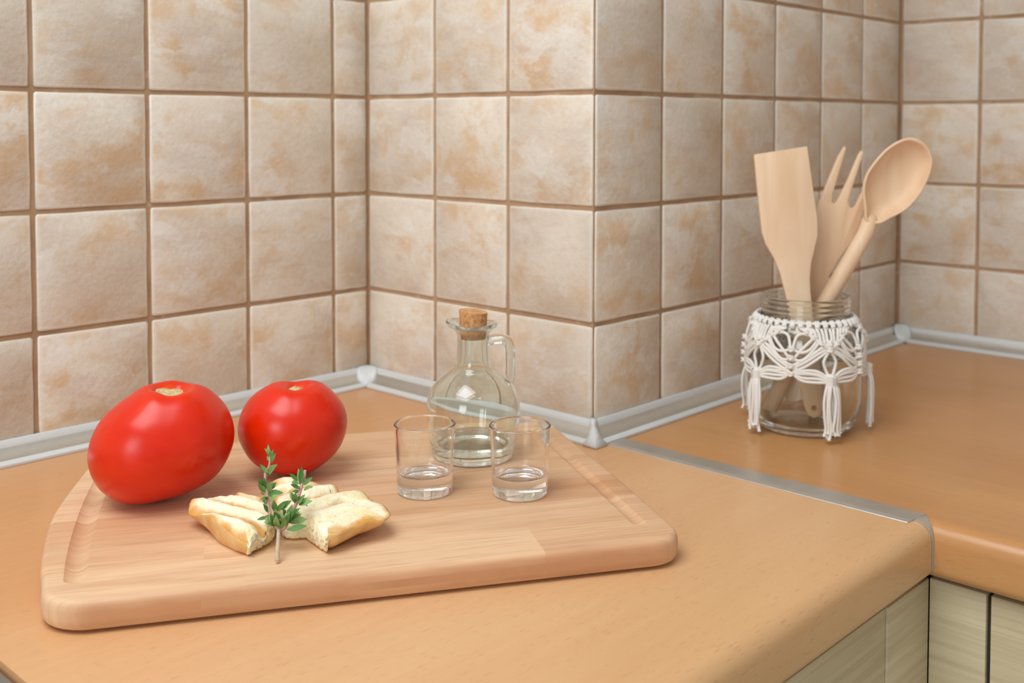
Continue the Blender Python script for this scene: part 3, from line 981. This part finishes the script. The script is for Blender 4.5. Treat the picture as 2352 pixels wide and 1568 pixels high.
b_.build('handle', M['green'], bt)
tag(bt, 'round-bellied pale green glass bottle with a loop handle, standing behind the shot glasses', 'bottle')
ck_prof = [(0, 0.0910), (0.0085, 0.0910), (0.0092, 0.0914), (0.00955, 0.0940), (0.0100, 0.0985), (0.0108, 0.1105), (0.0106, 0.1113), (0.0098, 0.1117), (0, 0.1117)]
cork = lathe('cork_stopper', [(r, z - 0.0910) for r, z in ck_prof], 40, lambda q, a: Vector((q.x, q.y, q.z + (0.0012 if q.z > 0.01 else 0.0) * -(q.x * RIGHT.x + q.y * RIGHT.y) / 0.0108)), 2)
co = obj('cork_stopper', smooth_angle(cork, 50), M['cork'], None, (bp.x, bp.y, ZT + 0.0002 + 0.0910))
tag(co, 'tapered brown cork pushed into the neck of the glass bottle', 'cork')
lq_prof = [(0, 0.00695), (0.012, 0.00655), (0.0225, 0.00615), (0.0269, 0.00845), (0.02905, 0.0125), (0.0298, 0.01445), (0.0292, 0.0142), (0.0275, 0.0140), (0.018, 0.0140), (0, 0.0140)]
lq = obj('liquid', lathe('liquid', lq_prof, 64, None, 3), M['liquid'], None, (bp.x, bp.y, ZT + 0.0002))
tag(lq, 'shallow clear liquid pooled at the bottom of the glass bottle', 'liquid')

# ------------------------------------------------------------------ toasted bread
def bread(name, outline_px, ztop, centre_px, gdir_px, period, phase, amp, holes, crumb_edges, label, seed, gmask=None, tip=0.0):
    """closed mesh: star-shaped top outline measured at z = ztop, sides undercut to the board"""
    rr = random.Random(seed)
    C0 = onz(*centre_px, ztop)
    P_ = [onz(x, y, ztop) for x, y in outline_px]
    # dense outline with an index fraction for each point
    dense = []
    m_ = len(P_)
    for i in range(m_):
        k_ = max(3, int((P_[(i + 1) % m_] - P_[i]).length / 0.0009))
        for k in range(k_): dense.append((P_[i].lerp(P_[(i + 1) % m_], k / k_), i + k / k_))
    # soften corners
    pts = [d[0] for d in dense]
    for _ in range(3):
        pts = [(pts[i - 1] + pts[i] * 2 + pts[(i + 1) % len(pts)]) / 4 for i in range(len(pts))]
    n_ = len(pts)
    torn = [any(a <= d[1] <= b for a, b in crumb_edges) for d in dense]
    g0, g1 = onz(*gdir_px[0], ztop), onz(*gdir_px[1], ztop)
    gd = (g1 - g0).normalized(); gn = Vector((-gd.y, gd.x, 0))
    hl = [(onz(x, y, ztop), r, dpt) for x, y, r, dpt in holes]
    vs = []; toast = []; fs = []; mi = []
    def top_h(p, edge):
        u = (p - g0).dot(gn)
        cw = math.cos(2 * math.pi * u / period + phase)
        groove = max(0.0, -cw) ** 1.2
        mask = gmask(p) if gmask else 1.0
        h = amp * (0.35 * cw - 0.75 * groove) * mask
        h += 0.0010 * noise.noise(p * 110) + 0.00035 * noise.noise(p * 320 + Vector((3, 1, 2))) + 0.0002 * noise.noise(p * 700)
        t = groove * mask * (1.05 + 0.7 * noise.noise(p * 60))
        for hc, r, dpt in hl:
            d = (p - hc).length / r
            if d < 1.6:
                g = math.exp(-(d * 1.2) ** 4)
                h -= dpt * g; t = max(t, 0.55 * g)
        return h - 0.0030 * edge ** 6, t
    RT = 34
    for j in range(RT + 1):            # top, from the rim inwards
        f = 1 - j / RT
        f = 1 - (1 - f) ** 1.0
        for i in range(n_):
            p = C0.lerp(pts[i], f)
            h, t = top_h(p, f)
            if torn[i] and f > 0.85: h -= 0.002 * (f - 0.85) / 0.15 * (1 + noise.noise(p * 500))
            vs.append(Vector((p.x, p.y, ztop + h)))
            e = (f ** 8) * (0.65 + 0.8 * noise.noise(p * 90)) * (1.3 if not torn[i] else 0.05)
            toast.append(min(1.0, max(t, e)))
        if j == RT: pass
    for j in range(RT):
        for i in range(n_):
            i2 = (i + 1) % n_
            fs.append((j * n_ + i, j * n_ + i2, (j + 1) * n_ + i2, (j + 1) * n_ + i)); mi.append(0)
    # sides: torn ones rough and upright, crust ones smooth and slanting inwards
    prev = 0
    SD = 10
    for j in range(1, SD + 1):
        q = j / SD
        st = len(vs)
        for i in range(n_):
            p = pts[i]
            o_ = (p - C0); o_.z = 0
            if torn[i]:
                k = 1.0 + 0.03 * math.sin(q * 3.1) - 0.10 * q * q + 0.055 * noise.noise(Vector((p.x * 400, p.y * 400, q * 9))) + 0.035 * noise.noise(Vector((p.x * 900, p.y * 900, q * 20)))
            else:
                k = 1.0 - 0.42 * q * max(0.0, (o_.dot(RIGHT) * (1 if tip > 0 else -1)) / (abs(tip) + 1e-9)) ** 2 * (1 if tip else 0) + 0.05 * math.sin(q * 2.4) - 0.20 * q ** 1.7 + 0.006 * noise.noise(Vector((p.x * 150, p.y * 150, q * 3)))
            w_ = C0 + o_ * k
            zt = vs[i].z
            vs.append(Vector((w_.x, w_.y, zt + (ZT + 0.0003 - zt) * q)))
            toast.append(0.05 if torn[i] else 0.4)
        for i in range(n_):
            i2 = (i + 1) % n_
            fs.append((prev + i2, prev + i, st + i, st + i2)); mi.append(0 if (torn[i] and j < SD) else 1)
        prev = st
    fs.append(tuple(prev + i for i in range(n_))); mi.append(1)
    base = Vector((C0.x, C0.y, ZT))
    me = mesh_from(name, [v - base for v in vs], fs)
    me.materials.append(M['crumb']); me.materials.append(M['crust'])
    at = me.attributes.new('toast', 'FLOAT', 'POINT')
    at.data.foreach_set('value', toast[:len(me.vertices)])
    if len(me.polygons) == len(mi): me.polygons.foreach_set('material_index', mi)
    recalc(me)
    o = obj(name, me, None, None, base)
    tag(o, label, 'bread', 'toasted bread on the board')
    return o
ZB = 0.0345
bread('toasted_bread', [(430, 1152), (441, 1141), (468, 1131), (500, 1133), (520, 1136), (532, 1124), (548, 1121), (575, 1129), (605, 1136), (626, 1150), (630, 1172), (626, 1190), (600, 1203), (570, 1219), (540, 1210), (500, 1192), (470, 1174), (446, 1160)], ZB, (540, 1168),
      ((470, 1140), (600, 1175)), 0.0150, 2.2, 0.0042, [], [(9.2, 13.0)],
      'toasted bread piece with ridged grill marks, left of the herb sprig', 11, tip=-0.031)
bread('toasted_bread', [(622, 1098), (640, 1089), (664, 1086), (692, 1092), (708, 1100), (735, 1101), (765, 1107), (779, 1117), (800, 1119), (826, 1117), (845, 1128), (862, 1142), (884, 1149), (899, 1172), (884, 1182), (848, 1188), (812, 1198), (776, 1212), (752, 1214), (733, 1203), (716, 1190), (700, 1180), (672, 1182), (648, 1180), (634, 1150), (628, 1120)], ZB, (722, 1146),
      ((703, 1141), (776, 1123)), 0.0200, 3.14, 0.0042, [(787, 1148, 0.0050, 0.011), (646, 1118, 0.0050, 0.004), (740, 1190, 0.003, 0.003)], [(18.0, 23.2)],
      'toasted bread piece with a hole in its crumb, right of the herb sprig', 12,
      gmask=lambda p: max(0.0, min(1.0, 1.2 - (p - onz(700, 1120, ZB)).length / 0.045)), tip=0.062)

# ------------------------------------------------------------------ herb sprig
def cz(x, y): return (400 + x / 4.3556, 1000 + y / 4.3556)
hb = onz(637, 1288, ZT + 0.0016)
herb = empty('herb_sprig', (hb.x, hb.y, ZT))
HB = Vector(herb.location)
def hpnt(x, y, dep): return atd(*cz(x, y), dep) - HB
fork = hpnt(1045, 935, 0.642)
b_ = MB()
b_.tube(catmull([hb - HB, hpnt(1035, 1150, 0.628), hpnt(1042, 1030, 0.636), fork], 5), lambda t: 0.00145 - 0.0004 * t, 10)
b_.build('stem', M['stem'], herb)
Lp = [(1045, 935, .642), (985, 840, .648), (945, 740, .653), (938, 650, .658), (928, 560, .663), (912, 450, .669), (913, 370, .673), (948, 310, .677), (957, 240, .681), (962, 180, .684), (945, 120, .687)]
Rp = [(1045, 935, .642), (1095, 930, .644), (1140, 840, .647), (1190, 740, .651), (1225, 670, .654), (1258, 560, .659), (1280, 480, .662), (1300, 420, .665), (1310, 348, .668)]
b_ = MB(); b_.tube(catmull([hpnt(*p) for p in Lp], 4), lambda t: 0.0013 - 0.0009 * t, 8); b_.build('branch', M['stem_pink'], herb)
b_ = MB(); b_.tube(catmull([hpnt(*p) for p in Rp], 4), lambda t: 0.0014 - 0.0005 * t, 8); b_.build('branch', M['stem_pink'], herb)
def leaf_mesh(wid, curl, fold):
    vs = []; fs = []
    K = 5
    prof_ = [0.14, 0.66, 0.98, 1.0, 0.70]
    for i in range(K):
        t = i / K * 0.92
        z = curl * math.sin(t * math.pi)
        hw = wid * prof_[i]
        vs += [Vector((t, -hw, z + fold * hw)), Vector((t, 0, z)), Vector((t, hw, z + fold * hw))]
    vs.append(Vector((1, 0, 0)))
    for i in range(K - 1):
        for k in range(2): fs.append((i * 3 + k, i * 3 + k + 1, i * 3 + k + 4, i * 3 + k + 3))
    e = K * 3
    fs += [(e - 3, e - 2, e), (e - 2, e - 1, e)]
    me = mesh_from('leaf', vs, fs)
    me.materials.append(M['leaf'])
    return me
LM = [leaf_mesh(0.15, 0.06, 0.35), leaf_mesh(0.18, 0.10, 0.25), leaf_mesh(0.13, -0.05, 0.45)]
leaves = [
 (945,190,940,88,0),(948,205,903,128,1),(965,215,992,140,1),(970,275,1016,178,1),(952,255,930,200,2),
 (942,375,860,288,1),(950,392,1032,290,1),(935,405,888,372,0),
 (905,515,836,428,1),(910,570,840,480,0),(930,535,903,418,0),(955,570,970,462,0),(965,540,1022,464,1),(905,595,858,560,0),
 (950,590,1092,572,1),(940,625,858,642,1),(955,655,1052,594,1),(930,610,1022,540,0),(935,695,882,640,0),
 (935,765,886,682,0),(1000,745,1003,648,0),(1020,745,1172,650,1),(935,812,828,842,0),(965,800,898,822,0),
 (1268,505,1274,308,0),(1250,455,1152,380,1),(1252,485,1178,465,1),(1262,525,1166,490,0),(1288,492,1384,414,0),(1298,552,1388,520,0),(1252,548,1183,562,0),
 (1212,678,1158,555,0),(1222,655,1216,568,0),(1240,675,1312,588,0),(1248,692,1340,620,0),(1255,695,1386,655,1),
 (1150,835,1180,688,1),(1100,805,1083,728,0),(1178,832,1262,728,0),(1185,842,1266,783,0),(1150,872,1330,838,1),(1125,942,1330,902,1),
 (1042,912,1020,790,0),(1005,905,898,862,1),(1005,905,958,780,0),(1060,882,1082,758,1),(1110,905,1150,760,1),(1015,905,925,832,0),(1072,865,1000,730,1),
 (1040,900,1085,800,1),(1000,870,1000,760,1),(1120,880,1210,740,0),(1060,930,1110,820,0)]
lr = random.Random(21)
extra = [(a + lr.uniform(-8, 8), b + lr.uniform(-10, 10), a + (c - a) * 0.7 + lr.uniform(-38, 38), b + (d - b) * 0.75 + lr.uniform(-30, 30), 0) for a, b, c, d, e in leaves if lr.random() < 0.75 and b > 420]
for (x0, y0_, x1, y1_, kd) in leaves + extra:
    # depth of the nearest stem point at that height
    path = Lp if x0 < 1075 else Rp
    yy = max(min(y0_, path[0][1]), path[-1][1])
    dep = path[0][2]
    for a, c in zip(path, path[1:]):
        if c[1] <= yy <= a[1]:
            t = (a[1] - yy) / max(1, a[1] - c[1]); dep = a[2] + (c[2] - a[2]) * t; break
    p0_ = hpnt(x0, y0_, dep - 0.0005)
    p1_ = hpnt(x1, y1_, dep - random.uniform(-0.004, 0.007))
    d = p1_ - p0_
    ln = d.length * 1.03
    xa_ = d.normalized()
    view = (CAM_LOC - (HB + p0_)).normalized()
    za_ = (view + Vector((random.uniform(-.5, .5), random.uniform(-.5, .5), random.uniform(0.0, .9))))
    za_ = (za_ - xa_ * za_.dot(xa_)).normalized()
    ya_ = za_.cross(xa_)
    o = bpy.data.objects.new('leaf', LM[kd if kd < 2 and random.random() < 0.75 else 2])
    COL.objects.link(o); o.parent = herb
    wsc = ln * (1.15 if ln < 0.018 else 0.95)
    mtx = Matrix((xa_ * ln, ya_ * wsc, za_ * wsc)).transposed().to_4x4()
    mtx.translation = p0_
    o.matrix_basis = mtx
tag(herb, 'green herb sprig with two leafy branches, leaning on the bread', 'herb')

# ------------------------------------------------------------------ utensil jar
jp = onz(1846, 978, 0.0)
jar_prof = [(0, 0.0030), (0.020, 0.0022), (0.033, 0.0), (0.0385, 0.0012), (0.0430, 0.0050), (0.0470, 0.0125), (0.0495, 0.0230), (0.0505, 0.0400), (0.0505, 0.0700), (0.0490, 0.0840), (0.0455, 0.0940), (0.0415, 0.1000), (0.0395, 0.1030), (0.0392, 0.1060), (0.0402, 0.1080), (0.0396, 0.1100), (0.0405, 0.1125), (0.0398, 0.1145), (0.0404, 0.1170), (0.0398, 0.1185), (0.0386, 0.1188), (0.0378, 0.1175), (0.0374, 0.1050), (0.0385, 0.1000), (0.0428, 0.0930), (0.0464, 0.0835), (0.0482, 0.0700), (0.0482, 0.0400), (0.0473, 0.0240), (0.0445, 0.0140), (0.0400, 0.0080), (0.0330, 0.0058), (0.020, 0.0066), (0, 0.0070)]
jar = obj('glass_jar', lathe('glass_jar', jar_prof, 80), M['jar'], None, (jp.x, jp.y, 0.0002))
tag(jar, 'clear glass jar with threaded rim holding three wooden utensils on the rear worktop', 'jar')
JC = Vector((jp.x, jp.y, 0.0))
outer = [(r, z) for r, z in jar_prof[3:20]]
def jarR(z):
    for (r0, z0), (r1, z1) in zip(outer, outer[1:]):
        if z0 <= z <= z1: return r0 + (r1 - r0) * (z - z0) / max(1e-6, z1 - z0)
    return outer[0][0] if z < outer[0][1] else outer[-1][0]
TOCAM = (Vector((CAM_LOC.x, CAM_LOC.y, 0)) - JC).normalized()
SIDE = Vector((-TOCAM.y, TOCAM.x, 0))          # camera right
def js_(a, z, off=0.0018):
    r = jarR(z) + off
    return JC + TOCAM * (r * math.cos(a)) + SIDE * (r * math.sin(a)) + Vector((0, 0, z))

# utensils: flat ones are outlines cut from a board lying in a leaning plane
def lean_plane(px_b, dep_b, px_t, dep_t):
    A = atd(*px_b, dep_b); B = atd(*px_t, dep_t)
    ax = (B - A).normalized()
    rt = (RIGHT - ax * RIGHT.dot(ax)).normalized()
    nn = rt.cross(ax).normalized()
    if nn.dot(CAM_LOC - A) < 0: nn = -nn
    return A, ax, rt, nn
def flat_utensil(name, outline, A, nn, thick, dish, label, cat, hole=None, bev=0.0012):
    P_ = [onplane(x, y, A, nn) for x, y in outline]
    bm = bmesh.new()
    vs_ = [bm.verts.new(p + nn * thick / 2 - A) for p in P_]
    f = bm.faces.new(vs_)
    r = bmesh.ops.extrude_face_region(bm, geom=[f])
    for g in r['geom']:
        if isinstance(g, bmesh.types.BMVert): g.co -= nn * thick
    bmesh.ops.recalc_face_normals(bm, faces=bm.faces)
    ed = [e for e in bm.edges if any(len(fc.verts) > 4 for fc in e.link_faces)]
    bmesh.ops.bevel(bm, geom=ed, offset=bev, segments=2, profile=0.5, affect='EDGES')
    me = bpy.data.meshes.new(name); bm.to_mesh(me); bm.free()
    o = obj(name, me, M['utensil'], None, A)
    if hole:
        hc = onplane(hole[0], hole[1], A, nn) - A
        b2 = MB(); b2.tube([hc - nn * 0.02, hc + nn * 0.02], hole[2], 16)
        cut = b2.build('cutter', M['utensil'], None, loc=A)
        md = o.modifiers.new('hole', 'BOOLEAN'); md.object = cut; md.solver = 'EXACT'
        bpy.context.view_layer.update()
        nm_ = bpy.data.meshes.new_from_object(o.evaluated_get(bpy.context.evaluated_depsgraph_get()))
        o.modifiers.clear(); o.data = nm_
        bpy.data.objects.remove(cut, do_unlink=True)
    smooth_angle(o.data, 40)
    tag(o, label, cat, 'wooden utensils in the jar')
    return o
A, ax, rt, nn = lean_plane((1868, 968), 0.956, (1792, 345), 0.972)
sp_out = [(1731, 355), (1736, 410), (1742, 470), (1749, 533), (1757, 560), (1775, 590), (1790, 625), (1803, 675), (1812, 720), (1826, 800), (1838, 880), (1846, 930), (1854, 952), (1868, 961), (1882, 955), (1890, 935), (1889, 900), (1884, 860), (1876, 790), (1866, 720), (1861, 675), (1859, 640), (1862, 605), (1870, 570), (1877, 540), (1876, 500), (1866, 430), (1853, 336)]
flat_utensil('wooden_spatula', sp_out, A, nn, 0.0055, 0, 'wide flat wooden spatula with slanted top edge, leftmost in the jar', 'spatula', (1868, 935, 0.0026))
A, ax, rt, nn = lean_plane((1812, 965), 0.989, (1950, 360), 1.013)
fk_out = [(1938, 336), (1924, 359), (1904, 406), (1882, 460), (1873, 484), (1868, 520), (1864, 560), (1858, 600), (1850, 640), (1843, 675), (1834, 740), (1822, 830), (1810, 885), (1805, 908), (1808, 922), (1817, 927), (1827, 920), (1835, 893), (1853, 830), (1868, 750), (1885, 673), (1902, 636), (1924, 597), (1955, 555), (1972, 519), (1984, 476), (1996, 430), (2010, 392), (2018, 368), (2014, 364), (2004, 385), (1984, 430), (1972, 454), (1963, 473), (1956, 478), (1950, 476), (1947, 462), (1955, 434), (1969, 392), (1982, 350), (1977, 346), (1971, 354), (1949, 406), (1930, 445), (1921, 462), (1914, 468), (1909, 464), (1911, 446), (1927, 392), (1942, 341)]
flat_utensil('wooden_fork', fk_out, A, nn, 0.0060, 0, 'three-tined wooden fork between the spatula and the spoon', 'fork')
# spoon
A, ax, rt, nn = lean_plane((1760, 962), 0.979, (2095, 330), 0.983)
bowl_px = [(1990, 510), (1986, 476), (1982, 437), (1989, 403), (2008, 373), (2036, 342), (2067, 322), (2095, 316), (2123, 328), (2140, 353), (2142, 378), (2132, 412), (2112, 448), (2081, 482), (2042, 503), (2018, 515)]
BO = closed_catmull([onplane(x, y, A, nn) for x, y in bowl_px], 4)
bc = onplane(2062, 425, A, nn)
vs = []; fs = []
nb = len(BO)
inner = [(1.0, 0.0), (0.955, 0.0010), (0.93, 0.0), (0.90, -0.0035), (0.80, -0.0085), (0.66, -0.0122), (0.60, -0.0132), (0.40, -0.0142), (0.18, -0.0146)]
outerp = [(1.0, 0.0), (1.0, -0.0025), (0.96, -0.0065), (0.84, -0.0125), (0.66, -0.0172), (0.40, -0.0195), (0.18, -0.0200)]
# inner flat area sits towards the neck
bc2 = onplane(2056, 440, A, nn)
def bring(f, dz):
    c_ = bc.lerp(bc2, max(0, (1 - f)) )
    return [c_ + (p - c_) * f + nn * dz - A for p in BO]
for f, dz in inner: vs += bring(f, dz)
vs.append(bc2 + nn * -0.0147 - A); ci = len(vs) - 1
for j in range(len(inner) - 1):
    for i in range(nb): fs.append((j * nb + i, j * nb + (i + 1) % nb, (j + 1) * nb + (i + 1) % nb, (j + 1) * nb + i))
for i in range(nb): fs.append(((len(inner) - 1) * nb + i, (len(inner) - 1) * nb + (i + 1) % nb, ci))
st_ = len(vs)
for f, dz in outerp[1:]: vs += bring(f, dz)
vs.append(bc2 + nn * -0.0202 - A); co_ = len(vs) - 1
prev = 0
for j in range(len(outerp) - 1):
    s_ = st_ + j * nb
    for i in range(nb): fs.append((prev + (i + 1) % nb, prev + i, s_ + i, s_ + (i + 1) % nb))
    prev = s_
for i in range(nb): fs.append((prev + (i + 1) % nb, prev + i, co_))
spoon = empty('wooden_spoon', A)
me = mesh_from('bowl', vs, fs); recalc(me)
obj('bowl', me, M['utensil'], spoon)
b_ = MB()
hpx = [(2011, 497, -0.0085), (2000, 515, -0.0058), (1988, 540, -0.003), (1960, 588, -0.002), (1908, 675, -0.002), (1850, 775, -0.002), (1797, 880, -0.002), (1770, 935, -0.002), (1766, 944, -0.002)]
b_.tube(catmull([onplane(x, y, A, nn) + nn * dz - A for x, y, dz in hpx], 5), lambda t: (0.0042 + 0.0031 * min(1, t / 0.10)) if t < 0.97 else 0.0055, 16)
b_.build('handle', M['utensil'], spoon)
tag(spoon, 'wooden spoon with deep oval bowl, rightmost in the jar', 'spoon', 'wooden utensils in the jar')

# ------------------------------------------------------------------ macrame cover around the jar
mc = empty('macrame_cover', (jp.x, jp.y, 0.0002))
MO = Vector(mc.location)
CR = 0.00135
def cord(mb, pts, r=CR, off=0.0019, n=6):
    """pts: (angle, z, extra offset) control points on the jar surface"""
    ctrl = catmull([Vector((p[0], p[1], p[2] if len(p) > 2 else 0.0)) for p in pts], n)
    mb.tube([js_(q.x, q.y, off + q.z) - MO for q in ctrl], r, 7)
ZH = 0.1005
b_ = MB()
b_.tube([js_(2 * math.pi * k / 72, ZH, 0.0016) - MO for k in range(73)], CR, 8, cap=False)
b_.build('header_cord', M['cord'], mc)
NK = 40
for k in range(NK):
    a = 2 * math.pi * (k + 0.5) / NK
    kb = MB()
    for da in (-0.022, 0.022):
        kb.tube([js_(a + da, ZH - 0.0045, 0.0016) - MO, js_(a + da, ZH - 0.001, 0.0030) - MO, js_(a + da, ZH + 0.0018, 0.0020) - MO], 0.0014, 6)
    kb.tube([js_(a - 0.032, ZH - 0.0022, 0.0032) - MO, js_(a + 0.032, ZH - 0.0022, 0.0032) - MO], 0.0013, 6)
    kb.build('header_knot', M['cord'], mc)
CELL = math.radians(72)
cells = [math.radians(c) for c in (-48, 24, 96, 168, 240)]
H = CELL / 2
ZA, ZM = 0.0800, 0.0585                    # V apex and mid knot heights
def knot(a, z, s=1.0, name='square_knot'):
    kb = MB()
    p = js_(a, z, 0.0030) - MO
    kb.ball(p, 0.0030 * s, (1, 1, 0.85), 8, 6)
    for dz in (-0.0017, 0.0017):
        kb.tube([js_(a - 0.07 * s, z + dz * s, 0.0018) - MO, js_(a, z + dz * s, 0.0052) - MO, js_(a + 0.07 * s, z - dz * s * 0.3, 0.0018) - MO], 0.0013 * s, 6)
    kb.build(name, M['cord'], mc)
for ci_, c_ in enumerate(cells):
    rr = random.Random(40 + ci_)
    nb_ = MB()
    J = lambda s=0.012: rr.uniform(-s, s)
    # the V: holding cords from the header's ends down to the apex
    for s in (-1, 1):
        for k in range(3):
            cord(nb_, [(c_ + s * (0.50 - 0.045 * k), ZH - 0.004), (c_ + s * (0.34 - 0.03 * k) + J(), 0.0930 - 0.0018 * k), (c_ + s * 0.14, 0.0852 - 0.0006 * k, 0.0008), (c_ + s * 0.02, ZA + 0.001, 0.001)])
        for a0 in (0.40, 0.30, 0.21, 0.12, 0.04):
            ze = ZA + 0.0015 + (a0 / 0.5) * 0.0185 * 0.85
            cord(nb_, [(c_ + s * a0, ZH - 0.004), (c_ + s * (a0 * 0.86) + J(), (ZH + ze) / 2 - 0.001, 0.0006), (c_ + s * a0 * 0.72, ze - 0.0015, 0.0005)])
        # loops from the V's arm out to the first mid knot
        cord(nb_, [(c_ + s * 0.34, 0.0915), (c_ + s * 0.46, 0.0925), (c_ + s * 0.56, 0.0895), (c_ + s * (H - 0.02), 0.0800)])
        cord(nb_, [(c_ + s * 0.22, 0.0870), (c_ + s * 0.33, 0.0795 + J(.001)), (c_ + s * 0.47, 0.0770), (c_ + s * (H - 0.02), 0.0795)])
        # diagonals from the apex down to the lowest mid knot
        for k in range(3):
            cord(nb_, [(c_ + s * (0.03 + 0.015 * k), ZA - 0.001 + 0.0012 * k), (c_ + s * 0.20, 0.0725 + 0.0034 * k + J(.0008)), (c_ + s * 0.42, 0.0645 + 0.0036 * k + J(.0006)), (c_ + s * (H - 0.01), ZM + 0.0010 + 0.0030 * k)])
        # swags from the lowest mid knot to the tassel wrap
        for k in range(4):
            zt = 0.0555 - 0.0012 * k
            cord(nb_, [(c_ + s * (H - 0.02), ZM - 0.001 + 0.0004 * k), (c_ + s * 0.46, 0.0530 + 0.0088 * (3 - k) / 3 + J(.0005)), (c_ + s * 0.22, 0.0520 + 0.0095 * (3 - k) / 3), (c_ + s * 0.05, zt + 0.0005, 0.0015)])
        cord(nb_, [(c_ + s * 0.10, 0.0835), (c_ + s * 0.30, 0.0748 + J(.001)), (c_ + s * 0.50, 0.0700), (c_ + s * (H - 0.01), 0.0725)])
        cord(nb_, [(c_ + s * 0.18, 0.0862), (c_ + s * 0.34, 0.0765 + J(.001)), (c_ + s * 0.50, 0.0682), (c_ + s * (H - 0.01), 0.0628)])
        cord(nb_, [(c_ + s * 0.27, 0.0892), (c_ + s * 0.42, 0.0815 + J(.001)), (c_ + s * 0.54, 0.0748), (c_ + s * (H - 0.01), 0.0692)])
        cord(nb_, [(c_ + s * (H - 0.01), 0.0655), (c_ + s * 0.45, 0.0612 + J(.001)), (c_ + s * 0.20, 0.0590), (c_ + s * 0.04, 0.0572, 0.001)])
        cord(nb_, [(c_ + s * 0.02, ZA - 0.002), (c_ + s * (0.10 + J()), 0.0700), (c_ + s * 0.07, 0.0620), (c_ + s * 0.015, 0.0560, 0.0012)])
    nb_.build('cord_net', M['cord'], mc)
    for s_, z_ in ((0.0, ZA + 0.0002), (0.0, 0.0855)): knot(c_ + s_, z_, 0.95)
    for s in (-1, 1):
        for q in range(1, 4): knot(c_ + s * (0.125 * q + 0.01), ZA + 0.0046 * q + 0.0008, 0.62, 'hitch_knot')
    for z_ in (0.0795, 0.0725, 0.0655, ZM): knot(c_ + H, z_, 0.85)
    # tassel: wrapped neck with loose strands
    ax0 = js_(c_, 0.0545, 0.0040) - MO
    outd = (ax0 - Vector((0, 0, ax0.z))).normalized()
    tb = MB()
    for k in range(7):
        zz = 0.0580 - 0.0014 * k
        tb.tube([ax0 * 1.0 + Vector((0, 0, zz - 0.0545)) + outd * (0.0040 * math.cos(t_)) + outd.cross(Vector((0, 0, 1))) * (0.0040 * math.sin(t_)) + Vector((0, 0, -0.0007 * t_ / math.pi)) for t_ in [2 * math.pi * u / 14 for u in range(15)]], 0.0010, 6, cap=False)
    tb.tube([ax0 + Vector((0, 0, 0.005)), ax0 - Vector((0, 0, 0.006))], 0.0034, 10)
    ts = tb.build('tassel', M['cord'], mc)
    sidev = outd.cross(Vector((0, 0, 1)))
    for k in range(11):
        an = 2 * math.pi * k / 11 + rr.uniform(-.3, .3)
        q = 0.0026
        spread = rr.uniform(0.3, 1.0)
        zend = 0.0035 + rr.uniform(0, 0.0065)
        dx, dy = math.cos(an), math.sin(an)
        wide = 1.0 if k not in (0, 5) else 2.3
        def off_(f): return sidev * (dx * (q + 0.0040 * f * spread * wide)) + outd * (dy * q * 0.8 + 0.0022 * f + abs(dy) * 0.001)
        pts = [ax0 + off_(0) - Vector((0, 0, 0.003))]
        zs = [0.046, 0.036, 0.024, 0.013]
        bow = rr.uniform(-0.0015, 0.0015)
        for i_, z_ in enumerate(zs):
            f = (0.75, 1.1, 1.1, 0.95)[i_]
            pts.append(Vector((ax0.x, ax0.y, z_)) + off_(f) + sidev * bow * math.sin(i_ * 1.4))
        pts.append(Vector((ax0.x, ax0.y, zend)) + off_(0.95 + rr.uniform(-.1, .25)) + sidev * bow)
        sb = MB(); sb.tube(catmull(pts, 5), lambda t: 0.00128 + (0.0005 * max(0, (t - 0.93) / 0.07)), 6)
        so_ = sb.build('strand', M['cord'], ts)
tag(mc, 'white macrame cord cover with knotted net and tassels, wrapped around the glass jar', 'macrame cover')
